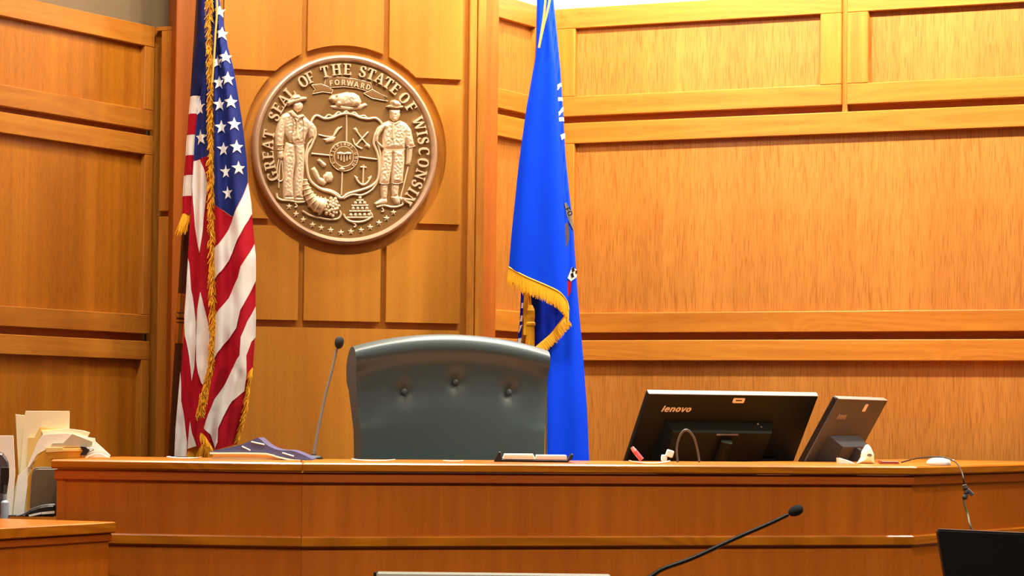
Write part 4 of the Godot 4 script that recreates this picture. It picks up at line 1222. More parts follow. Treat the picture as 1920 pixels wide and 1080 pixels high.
# ------------------------------------------------------------------ chair
func chair() -> void:
	var o := thing("judge_chair", "high-backed dark leather judge chair with a scrolled top and three tufted buttons", "chair", Vector3(0.1379, 1.5001, 1), 0.0)
	# the back: a profile swept across the width; the crest is arched and rolls rearwards
	var nx := 56
	var buttons := [Vector2(-0.17, 0.233), Vector2(0.01, 0.268), Vector2(0.198, 0.236)]
	var crest := func(x: float) -> float: return 0.43 - 0.40 * x * x - 0.4 * pow(absf(x), 4.0)
	var surf := func(u: float, t: float) -> Vector3:
		# u across (-1..1), t along the profile: 0 bottom front, 0.6 start of roll, 1.0 end under the roll at the rear
		var x := u * lerpf(0.318, 0.342, smoothstep(0.0, 0.6, t))
		var top: float = crest.call(x * 0.96)
		var prof := [Vector2(-0.12, 0.0), Vector2(0.02, 0.004), Vector2(0.1, 0.002), Vector2(top - 0.25, -0.006), Vector2(top - 0.165, -0.02), Vector2(top - 0.1, -0.018), Vector2(top - 0.05, -0.004), Vector2(top - 0.016, -0.012), Vector2(top, -0.05), Vector2(top - 0.014, -0.095), Vector2(top - 0.06, -0.128), Vector2(top - 0.115, -0.124), Vector2(top - 0.145, -0.095)]
		var f := t * (prof.size() - 1)
		var k := mini(int(f), prof.size() - 2)
		var c: Vector2 = prof[k].cubic_interpolate(prof[k + 1], prof[maxi(k - 1, 0)], prof[mini(k + 2, prof.size() - 1)], f - k)
		var y := c.x
		var z := c.y + 0.05 * x * x
		if t < 0.62:
			z += 0.016 * (1.0 - pow(absf(u), 6.0)) * (1.0 - smoothstep(0.3, 0.62, t)) - 0.012
			for b in buttons:
				var dx: float = x - b.x
				var dy: float = y - b.y
				z -= 0.012 * exp(-(dx * dx + dy * dy) / 0.0009)
				if dy < 0.0: z -= 0.005 * exp(-dx * dx / 0.0006 + dy * 22.0)
				else: z -= 0.005 * exp(-(dx * dx) / 0.0006 - dy * dy / 0.0009)
		else: z -= 0.012
		return Vector3(x, y, z)
	var st := start()
	var nt := 90
	var grid := []
	for j in nt + 1:
		var row := []
		for i in nx + 1:
			row.append(surf.call(-1.0 + 2.0 * i / nx, float(j) / nt))
		grid.append(row)
	for j in nt:
		for i in nx:
			var q := []
			var nn := []
			for k in [[0, 0], [1, 0], [1, 1], [0, 1]]:
				var a: int = i + k[0]
				var b: int = j + k[1]
				q.append(grid[b][a])
				nn.append((grid[b][mini(a + 1, nx)] - grid[b][maxi(a - 1, 0)]).cross(grid[mini(b + 1, nt)][a] - grid[maxi(b - 1, 0)][a]).normalized())
			var z := Vector2.ZERO
			tri(st, [q[0], q[1], q[2]], [nn[0], nn[1], nn[2]], [z, z, z])
			tri(st, [q[0], q[2], q[3]], [nn[0], nn[2], nn[3]], [z, z, z])
	part("backrest", st, M.leather, o)
	# side gussets and outer back
	for s in [-1, 1]:
		st = start()
		var col: int = 0 if s < 0 else nx
		var n := Vector3(s, 0, 0.1).normalized()
		var side := PackedVector2Array()
		var xs := []
		for j in range(0, nt + 1, 2):
			side.append(Vector2(grid[j][col].z, grid[j][col].y))
			xs.append(grid[j][col].x)
		side.append(Vector2(-0.095, 0.1))
		side.append(Vector2(-0.095, -0.12))
		xs.append_array([grid[int(nt * 0.2)][col].x, grid[0][col].x])
		var tris := Geometry2D.triangulate_polygon(side)
		for k in range(0, tris.size(), 3):
			var p := []
			for m in 3:
				var q := side[tris[k + m]]
				p.append(Vector3(xs[tris[k + m]], q.y, q.x))
			tri(st, p, [n, n, n], [Vector2.ZERO, Vector2.ZERO, Vector2.ZERO])
		part("side_gusset", st, M.leather, o)
	st = start()
	box(st, Vector3(-0.31, -0.12, -0.1), Vector3(0.31, 0.27, -0.06), 0.015)
	part("outer_back", st, M.leather, o)
	for b in buttons:
		st = start()
		var p := Vector3(b.x, b.y, 0)
		for j in nt:
			var q: Vector3 = surf.call(b.x / 0.33, float(j) / nt * 0.6)
			if q.y < b.y: p.z = q.z + 0.004
		ball(st, p, 0.0115, 16)
		part("button", st, M.leather, o)
	st = start()
	box(st, Vector3(-0.3, -0.36, -0.02), Vector3(0.3, -0.22, 0.46), 0.04)
	part("seat", st, M.leather, o)
	for s in [-1, 1]:
		st = start()
		tube(st, smooth([Vector3(s * 0.31, -0.14, -0.06), Vector3(s * 0.33, -0.08, 0.05), Vector3(s * 0.33, -0.08, 0.24), Vector3(s * 0.32, -0.16, 0.32), Vector3(s * 0.31, -0.3, 0.3)], 5), 0.028, 12)
		part("armrest", st, M.leather, o)
	st = start()
	tube(st, [Vector3(0, -0.36, 0.2), Vector3(0, -0.66, 0.2)], 0.03, 16)
	part("column", st, M.black, o)
	for k in 5:
		st = start()
		var d := Vector3(cos(TAU * k / 5.0), 0, sin(TAU * k / 5.0))
		tube(st, [Vector3(0, -0.64, 0.2), Vector3(0, -0.69, 0.2) + d * 0.3], [0.03, 0.018], 10)
		part("leg", st, M.black, o)
		st = start()
		ball(st, Vector3(0, -0.725, 0.2) + d * 0.3, 0.028, 12)
		part("caster", st, M.black, o)


# ------------------------------------------------------------------ screens
# back-facing screen: +z is its back; origin at the foot of its stand
func screen(o: Node3D, w: float, h: float, tilt: float, lift: float, mat_back: Material, hub: Array, hub_v: Array) -> Node3D:
	var b := Basis(Vector3.RIGHT, deg_to_rad(tilt))
	var at := Vector3(0, lift, 0)
	var place := func(m: MeshInstance3D): m.transform = Transform3D(b, at)
	var st := start()
	box(st, Vector3(-w / 2, 0, -0.007), Vector3(w / 2, h, 0.0), 0.002)
	place.call(part("housing", st, mat_back, o))
	st = start()
	box(st, Vector3(-w / 2 - 0.001, -0.001, -0.0235), Vector3(w / 2 + 0.001, h, -0.006), 0.003)
	place.call(part("bezel", st, M.black, o))
	st = start()
	box(st, Vector3(-w / 2 + 0.012, 0.012, -0.0245), Vector3(w / 2 - 0.012, h - 0.012, -0.023), 0.0005)
	place.call(part("display", st, M.black, o))
	st = start()
	# the swelling on the back: a tapered box
	var x0: float = hub[0]
	var x1: float = hub[1]
	var v0: float = hub_v[0]
	var v1: float = hub_v[1]
	var d: float = hub_v[2]
	var q := [Vector3(x0, v0, 0), Vector3(x1, v0, 0), Vector3(x1, v1, 0), Vector3(x0, v1, 0), Vector3(x0 + 0.02, v0 + 0.0, d), Vector3(x1 - 0.02, v0 + 0.0, d), Vector3(x1 - 0.02, v1 - 0.012, d), Vector3(x0 + 0.02, v1 - 0.012, d)]
	var z4 := [Vector2.ZERO, Vector2.ZERO, Vector2.ZERO, Vector2.ZERO]
	for f in [[4, 5, 6, 7], [3, 2, 6, 7], [0, 1, 5, 4], [0, 3, 7, 4], [1, 2, 6, 5]]:
		var n: Vector3 = (q[f[1]] - q[f[0]]).cross(q[f[2]] - q[f[0]]).normalized()
		var mid: Vector3 = (q[f[0]] + q[f[2]]) / 2.0
		if n.dot(mid - (q[0] + q[6]) / 2.0) < 0: n = -n
		quad(st, q[f[0]], q[f[1]], q[f[2]], q[f[3]], n, z4)
	place.call(part("back_box", st, mat_back, o))
	st = start()
	box(st, Vector3(-w / 2, h - 0.001, -0.02), Vector3(w / 2, h + 0.002, 0.001), 0.001)
	place.call(part("top_trim", st, plain(Color(0.5, 0.48, 0.45), 0.5), o))
	return o


func monitors() -> void:
	var plastic := plain(Color(0.13, 0.15, 0.125), 0.6, 0.0, 0.3)
	var o := thing("monitor", "wide black monitor seen from behind, leaning back on the right half of the judge bench", "monitor", Vector3(0.9695, 1.43, 1.1995), 2.484)
	screen(o, 0.615, 0.345, 40, 0.0387, plastic, [-0.22, 0.175], [0.03, 0.235, 0.05])
	var b := Basis(Vector3.RIGHT, deg_to_rad(40))
	var at := Vector3(0, 0.0387, 0)
	var up := func(x: float, v: float, w: float) -> Vector3: return at + b * Vector3(x, v, w)
	var st := start()
	tube(st, [up.call(-0.005, 0.2, 0.058), up.call(-0.005, 0.02, 0.062), Vector3(-0.005, 0.02, 0.1)], [0.026, 0.03, 0.034], 4)
	part("stand_neck", st, plastic, o)
	st = start()
	box(st, Vector3(-0.04, 0, 0), Vector3(0.04, 0.006, 0.004), 0.001)
	var clip := part("neck_trim", st, M.steel, o)
	clip.transform = Transform3D(b, up.call(-0.005, 0.215, 0.05))
	st = start()
	box(st, Vector3(-0.13, 0, -0.12), Vector3(0.13, 0.016, 0.12), 0.006)
	part("stand_foot", st, plastic, o)
	var lean := Basis(Vector3(1, 0, 0), Vector3(0.22, 1, 0), Vector3(0, 0, 1))
	letter("lenovo", "Droid Sans", true, 0.0235, 0.002, M.paper, o, Transform3D(b * lean, up.call(-0.19, 0.283, 0.001)), "lettering")
	st = start()
	plate(st, rounded(0.021, 0.0105, 0.004), 0.0, 0.0015)
	var s := part("sticker", st, M.paper, o)
	s.transform = Transform3D(b, up.call(0.022, 0.345 - 0.022, 0.0))
	st = start()
	box(st, Vector3(-0.011, -0.002, 0.0014), Vector3(0.011, 0.003, 0.0019), 0.0)
	mesh_node("sticker_print", st.commit(), M.black, s)
	for k in 4:
		st = start()
		ball(st, up.call(0.115 + 0.011 * k, 0.232 - 0.006 * k, 0.012 + 0.011 * k), 0.005, 8)
		part("screw", st, M.steel, o)
	st = start()
	box(st, Vector3(0.168, 0.06, 0.0), Vector3(0.235, 0.075, 0.012), 0.003)
	part("port_bar", st, M.black, o).transform = Transform3D(b, at)
	# its cable loops out of the back
	var t := thing("cable", "grey cable looping up behind the wide monitor", "cable", Vector3(0.6939, 1.5099, 1.7403), -17.5)
	st = start()
	tube(st, smooth([Vector3(-0.032, 0.0, 0), Vector3(-0.036, 0.05, 0), Vector3(-0.025, 0.092, 0), Vector3(-0.005, 0.108, 0), Vector3(0.018, 0.085, -0.01), Vector3(0.032, 0.04, -0.02), Vector3(0.038, 0.0, -0.02)], 6), 0.0038, 8)
	part("sheath", st, plain(Color(0.3, 0.3, 0.29), 0.4), t)
	# second screen, turned almost edge-on
	var grey := plain(Color(0.32, 0.345, 0.37), 0.65, 0.0, 0.3)
	o = thing("monitor", "smaller grey monitor turned sideways, at the right of the wide black monitor", "monitor", Vector3(1.3734, 1.43, 1.2144), 48.484)
	screen(o, 0.56, 0.33, 29, 0.0051, grey, [-0.17, 0.17], [0.02, 0.19, 0.055])
	b = Basis(Vector3.RIGHT, deg_to_rad(29))
	at = Vector3(0, 0.0051, 0)
	st = start()
	tube(st, [at + b * Vector3(0.02, 0.175, 0.062), at + b * Vector3(0.02, 0.0, 0.07), Vector3(0.02, 0.02, 0.06)], [0.03, 0.034, 0.036], 4)
	part("stand_neck", st, grey, o)
	st = start()
	box(st, Vector3(-0.12, 0, -0.1), Vector3(0.12, 0.016, 0.12), 0.006)
	part("stand_foot", st, grey, o)
	letter("lenovo", "Droid Sans", true, 0.021, 0.002, plain(Color(0.55, 0.53, 0.5), 0.4), o, Transform3D(b * lean, at + b * Vector3(-0.15, 0.265, 0.001)), "lettering")
	st = start()
	plate(st, rounded(0.017, 0.014, 0.003), 0.0, 0.0015)
	part("sticker", st, M.paper, o).transform = Transform3D(b, at + b * Vector3(0.06, 0.33 - 0.03, 0.0))


func rounded(hx: float, hy: float, r: float) -> PackedVector2Array:
	var o := PackedVector2Array()
	for c in [[1, 1, 0], [-1, 1, 1], [-1, -1, 2], [1, -1, 3]]:
		for k in 5:
			o.append(Vector2(c[0] * (hx - r), c[1] * (hy - r)) + Vector2.from_angle(PI / 2 * (c[2] + k / 4.0)) * r)
	return o


# ------------------------------------------------------------------ things on the bench
const TOP := 1.5152


func microphone(called: String, label: String, at: Vector3, path: Array, r0: float, foam_at: Vector3, foam_dir: Vector3, foam_len: float, foam_r: float, shaft: Material) -> void:
	var o := thing(called, label, "microphone", at)
	var st := start()
	lathe(st, [Vector2(0, 0.012), Vector2(0.02, 0.012), Vector2(0.028, 0.006), Vector2(0.03, 0), Vector2(0, 0)], 20)
	part("base", st, M.black, o)
	st = start()
	var pts := smooth(path, 8)
	var rad := []
	for i in pts.size(): rad.append(lerpf(r0, r0 * 0.72, float(i) / pts.size()))
	tube(st, pts, rad, 10)
	part("gooseneck", st, shaft, o)
	st = start()
	tube(st, [pts[1], pts[3]], r0 * 1.5, 10)
	part("collar", st, M.black, o)
	st = start()
	var y := foam_dir.normalized()
	var x := y.cross(Vector3(0, 0, 1)).normalized()
	var prof := []
	for i in 13:
		var f := i / 12.0
		prof.append(Vector2(foam_r * sqrt(maxf(0.0, 1.0 - pow(absf(2 * f - 1), 2.6))) * lerpf(0.82, 1.0, minf(f * 2.0, 1.0)), (f - 0.5) * foam_len))
	lathe(st, prof, 20, foam_at, Basis(x, y, x.cross(y)))
	part("foam_windscreen", st, M.black_matte, o)


func desk_items() -> void:
	microphone("microphone", "thin grey gooseneck microphone standing on the bench left of the leather chair", Vector3(-0.4891, 1.5152, 1.5925), [Vector3(0.0, 0.0, 0.0), Vector3(0.008, 0.06, 0.0), Vector3(0.032, 0.19, 0.005), Vector3(0.052, 0.275, 0.01), Vector3(0.067, 0.345, 0.01)], 0.0052, Vector3(0.0735, 0.362, 0.012), Vector3(0.12, 1, 0), 0.04, 0.0145, M.grey)
	# magazine thrown open over a thick paperback
	var o := thing("book", "thick cream-paged paperback lying on the left end of the bench top", "book", Vector3(-0.6622, 1.5152, 1.68), -17.5)
	var st := start()
	var q := pv([-0.156, 0.0, 0.06, 0.0, 0.045, 0.009, 0.02, 0.016, -0.03, 0.0185, -0.09, 0.019, -0.13, 0.0205, -0.148, 0.012])
	plate(st, q, -0.09, 0.09, 0.0, 0)
	part("pages", st, M.cream, o)
	o = thing("magazine", "glossy blue-covered magazine draped open over the thick paperback", "magazine", Vector3(-0.6622, 1.5152, 1.68), -17.5)
	var line := smooth([Vector3(-0.158, 0.0235, 0.0), Vector3(-0.11, 0.034, 0.0), Vector3(-0.06, 0.047, 0), Vector3(-0.022, 0.064, 0), Vector3(-0.01, 0.064, 0), Vector3(0.018, 0.042, 0), Vector3(0.05, 0.03, 0), Vector3(0.09, 0.028, 0), Vector3(0.12, 0.018, 0), Vector3(0.15, 0.004, 0)], 5)
	var low := smooth([Vector3(-0.158, 0.0225, 0.0), Vector3(-0.11, 0.0235, 0.0), Vector3(-0.06, 0.024, 0), Vector3(-0.022, 0.0238, 0), Vector3(-0.01, 0.0235, 0), Vector3(0.018, 0.022, 0), Vector3(0.05, 0.013, 0), Vector3(0.09, 0.005, 0), Vector3(0.12, 0.003, 0), Vector3(0.15, 0.002, 0)], 5)
	st = start()
	ribbon(st, line, low, 0.1, -0.1)
	part("cover", st, plain(Color8(78, 86, 128), 0.3), o)
	st = start()
	for i in low.size(): low[i] += Vector3(0, -0.002, 0.0)
	var low2 := low.map(func(p): return Vector3(p.x, maxf(p.y - 0.005, 0.0005), p.z))
	ribbon(st, low, low2, 0.104, -0.095)
	part("pages", st, M.paper, o)
	st = start()
	for r in [[Vector3(-0.034, 0.054, 0), Vector3(0.006, 0.046, 0)], [Vector3(-0.062, 0.04, 0), Vector3(-0.036, 0.028, 0)], [Vector3(0.06, 0.022, 0.0), Vector3(0.095, 0.012, 0)]]:
		tube(st, [r[0] + Vector3(0, 0, 0.1), r[1] + Vector3(0, 0, 0.1)], 0.002, 6)
	part("cover_stripe", st, M.paper, o)
	sheet_thing("paper", "flat white paper sheet on the bench top in front of the leather chair", Vector3(-0.3606, 1.5152, 1.8295), 0.13, 0.05, 0.004)
	sheet_thing("paper", "cream paper slip on the bench top below the striped flag", Vector3(-0.8862, 1.5152, 1.5456), 0.1, 0.07, 0.003)
	sheet_thing("paper", "small white paper slip on the bench top right of the chair centre", Vector3(-0.1097, 1.5152, 1.8357), 0.06, 0.05, 0.002)
	# black tray with papers
	o = thing("document_tray", "low black document tray with papers on the bench in front of the chair's right side", "tray", Vector3(0.1491, 1.5152, 1.8406), -17.5)
	st = start()
	var tq := pv([-0.125, 0.0, 0.1, 0.0, 0.115, 0.012, 0.118, 0.026, 0.113, 0.026, 0.1, 0.008, -0.1, 0.008, -0.104, 0.03, -0.11, 0.03])
	plate(st, tq, -0.09, 0.085, 0.001, 0)
	part("shell", st, M.black, o)
	o = thing("paper_stack", "white and patterned sheets lying in the low black tray", "paper", Vector3(0.1491, 1.5152, 1.8406), -17.5)
	for k in 3:
		st = start()
		box(st, Vector3(-0.098 + 0.002 * k, 0.009 + 0.005 * k, -0.08), Vector3(0.002 - 0.003 * k, 0.0138 + 0.005 * k, 0.084 + 0.001 * k), 0.0008)
		part("sheets", st, M.paper, o)
	st = start()
	box(st, Vector3(0.004, 0.009, -0.08), Vector3(0.098, 0.0215, 0.084), 0.001)
	part("booklet", st, plain(Color8(226, 196, 180), 0.6), o)
	# red pen and white adapter on a sheet
	sheet_thing("notepad", "thin white notepad on the bench in front of the wide monitor", Vector3(0.4836, 1.5152, 1.9582), 0.125, 0.08, 0.007)
	o = thing("marker", "pink-red marker leaning up from the white notepad", "marker", Vector3(0.4836, 1.5152, 1.9582) + Vector3(-0.045, 0.007, 0.03), -17.5)
	st = start()
	tube(st, [Vector3(0.008, 0.004, 0), Vector3(-0.014, 0.03, 0)], 0.0075, 10)
	part("barrel", st, plain(Color8(222, 84, 92), 0.4), o)
	st = start()
	tube(st, [Vector3(-0.014, 0.03, 0), Vector3(-0.023, 0.042, 0)], [0.0075, 0.0055], 10)
	part("cap", st, plain(Color8(236, 150, 150), 0.4), o)
	o = thing("power_adapter", "small white plug adapter on the notepad before the wide monitor", "adapter", Vector3(0.4836, 1.5152, 1.9582) + Vector3(0.04, 0.007, 0.045), -17.5)
	st = start()
	var tilt := Basis(Vector3(0, 0, 1), deg_to_rad(-18))
	box(st, Vector3(-0.011, 0.014, -0.012), Vector3(0.012, 0.036, 0.012), 0.003)
	part("body", st, M.white, o).basis = tilt
	st = start()
	box(st, Vector3(-0.018, 0.0, -0.008), Vector3(0.0, 0.02, 0.008), 0.003)
	part("plug", st, M.white, o)
	# at the right: card holder, scanner, wallet, mouse, cord
	o = thing("card_box", "small white open box at the foot of the sideways monitor", "box", Vector3(1.1991, 1.5152, 1.8249), -17.5)
	st = start()
	plate(st, pv([-0.024, 0.0, 0.03, 0.0, 0.012, 0.009, -0.026, 0.02]), -0.03, 0.03, 0.001, 0)
	part("body", st, M.white, o)
	o = thing("desk_scanner", "upright cream handheld device with a rounded top beside the sideways monitor", "scanner", Vector3(1.2837, 1.5152, 1.7987), -17.5)
	st = start()
	sheet_solid(st, pv([-0.03, 0.0, 0.026, 0.0, 0.024, 0.03, 0.016, 0.05, 0.006, 0.061, -0.001, 0.06, -0.008, 0.05, -0.016, 0.035, -0.017, 0.02]), 0.022)
	part("body", st, M.cream, o)
	st = start()
	lathe(st, [Vector2(0, 0.0225), Vector2(0.0075, 0.0225), Vector2(0.0085, 0.0215), Vector2(0, 0.0215)], 18, Vector3(0.008, 0.028, 0), Basis(Vector3.RIGHT, PI / 2).scaled_local(Vector3(1, 1, 0.6)))
	part("badge", st, M.grey, o)
	o = thing("wallet", "flat reddish-brown leather case lying right of the cream handheld device", "case", Vector3(1.3528, 1.5152, 1.8234), -17.5)
	st = start()
	box(st, Vector3(-0.03, 0, -0.03), Vector3(0.03, 0.005, 0.03), 0.002)
	box(st, Vector3(-0.03, 0.0055, -0.03), Vector3(0.028, 0.0095, 0.03), 0.002)
	box(st, Vector3(-0.032, 0.001, -0.03), Vector3(-0.027, 0.012, 0.03), 0.002)
	part("cover", st, plain(Color8(150, 70, 40), 0.5), o)
	o = thing("mouse", "white computer mouse on the bench top at the right bend", "mouse", Vector3(1.4298, 1.5152, 2.0249), -17.5)
	st = start()
	lathe(st, [Vector2(0, 0.024), Vector2(0.016, 0.0232), Vector2(0.03, 0.019), Vector2(0.037, 0.011), Vector2(0.038, 0.006), Vector2(0.036, 0.001), Vector2(0, 0.0)], 32, Vector3.ZERO, Basis.from_scale(Vector3(1, 1, 1.35)))
	part("shell", st, M.white, o)
	st = start()
	box(st, Vector3(0.012, 0.014, -0.03), Vector3(0.05, 0.019, 0.0), 0.003)
	part("button", st, M.cream, o)
	o = thing("cable", "thin black cord hanging over the right bench front with silver plugs", "cable", Vector3.ZERO)
	st = start()
	tube(st, smooth([Vector3(1.3819, 1.521, 1.853), Vector3(1.4045, 1.5321, 1.8922), Vector3(1.411, 1.5393, 1.968), Vector3(1.4371, 1.5413, 2.0288), Vector3(1.4437, 1.5339, 2.0831), Vector3(1.4166, 1.5238, 2.179), Vector3(1.3033, 1.5072, 2.4364), Vector3(1.2783, 1.4877, 2.501), Vector3(1.2819, 1.464, 2.501)], 6), 0.0024, 8)
	part("cord", st, plain(Color(0.1, 0.08, 0.06), 0.5), o)
	st = start()
	tube(st, smooth([Vector3(1.2706, 1.4327, 2.517), Vector3(1.2742, 1.409, 2.517), Vector3(1.2839, 1.3822, 2.5188), Vector3(1.2771, 1.3516, 2.5467), Vector3(1.2866, 1.3296, 2.5487)], 6), 0.0034, 8)
	part("braided_cord", st, plain(Color(0.45, 0.42, 0.32), 0.5), o)
	var pl := [Vector3(1.2728, 1.466, 2.5193), Vector3(1.2777, 1.4518, 2.5201), Vector3(1.2795, 1.4391, 2.5201), Vector3(1.2738, 1.4248, 2.5176)]
	for k in 3:
		st = start()
		tube(st, [pl[k], pl[k].lerp(pl[k + 1], 0.72)], 0.0075, 8)
		part("plug", st, M.steel, o)
		st = start()
		tube(st, [pl[k].lerp(pl[k + 1], 0.72), pl[k + 1]], 0.008, 8)
		part("collar", st, M.black, o)
	st = start()
	tube(st, [pl[1] + Vector3(0.002, 0, 0.004), pl[2] + Vector3(0.018, -0.002, 0.004)], 0.0065, 8)
	part("plug", st, M.steel, o)


func sheet_thing(called: String, label: String, at: Vector3, w: float, d: float, curl: float) -> void:
	var o := thing(called, label, "paper", at, -17.5)
	var st := start()
	var a := []
	var b := []
	for i in 11:
		var x := -w / 2 + w * i / 10.0
		var y := 0.0008 + curl * pow(absf(x) / (w / 2), 3.0)
		a.append(Vector3(x, y + 0.001, 0))
		b.append(Vector3(x, y - 0.0006, 0))
	ribbon(st, a, b, d / 2, -d / 2)
	part("sheet", st, M.paper, o)


# a closed band between an upper and a lower line, from depth z0 to z1
func ribbon(st: SurfaceTool, top: Array, low: Array, z0: float, z1: float) -> void:
	var z := [Vector2.ZERO, Vector2.ZERO, Vector2.ZERO, Vector2.ZERO]
	for i in top.size() - 1:
		for s in 2:
			var line: Array = low if s else top
			var d: Vector3 = line[i + 1] - line[i]
			var n := Vector3(-d.y, d.x, 0).normalized() * (-1.0 if s else 1.0)
			quad(st, line[i] + Vector3(0, 0, z0), line[i + 1] + Vector3(0, 0, z0), line[i + 1] + Vector3(0, 0, z1), line[i] + Vector3(0, 0, z1), n, z)
		for e in [z0, z1]:
			quad(st, top[i] + Vector3(0, 0, e), top[i + 1] + Vector3(0, 0, e), low[i + 1] + Vector3(0, 0, e), low[i] + Vector3(0, 0, e), Vector3(0, 0, 1 if e == maxf(z0, z1) else -1), z)
	for i in [0, top.size() - 1]:
		quad(st, top[i] + Vector3(0, 0, z0), top[i] + Vector3(0, 0, z1), low[i] + Vector3(0, 0, z1), low[i] + Vector3(0, 0, z0), Vector3(-1 if i == 0 else 1, 0, 0), z)


# a body swelling to both sides of an outline
func sheet_solid(st: SurfaceTool, poly: PackedVector2Array, thick: float) -> void:
	var r := start()
	relief(r, poly, thick, 0.02, 0.0, 0.0, 0.0016)
	var m := r.commit()
	st.append_from(m, 0, Transform3D())
	st.append_from(m, 0, Transform3D(Basis(Vector3.UP, PI), Vector3.ZERO).scaled(Vector3(-1, 1, 1)))


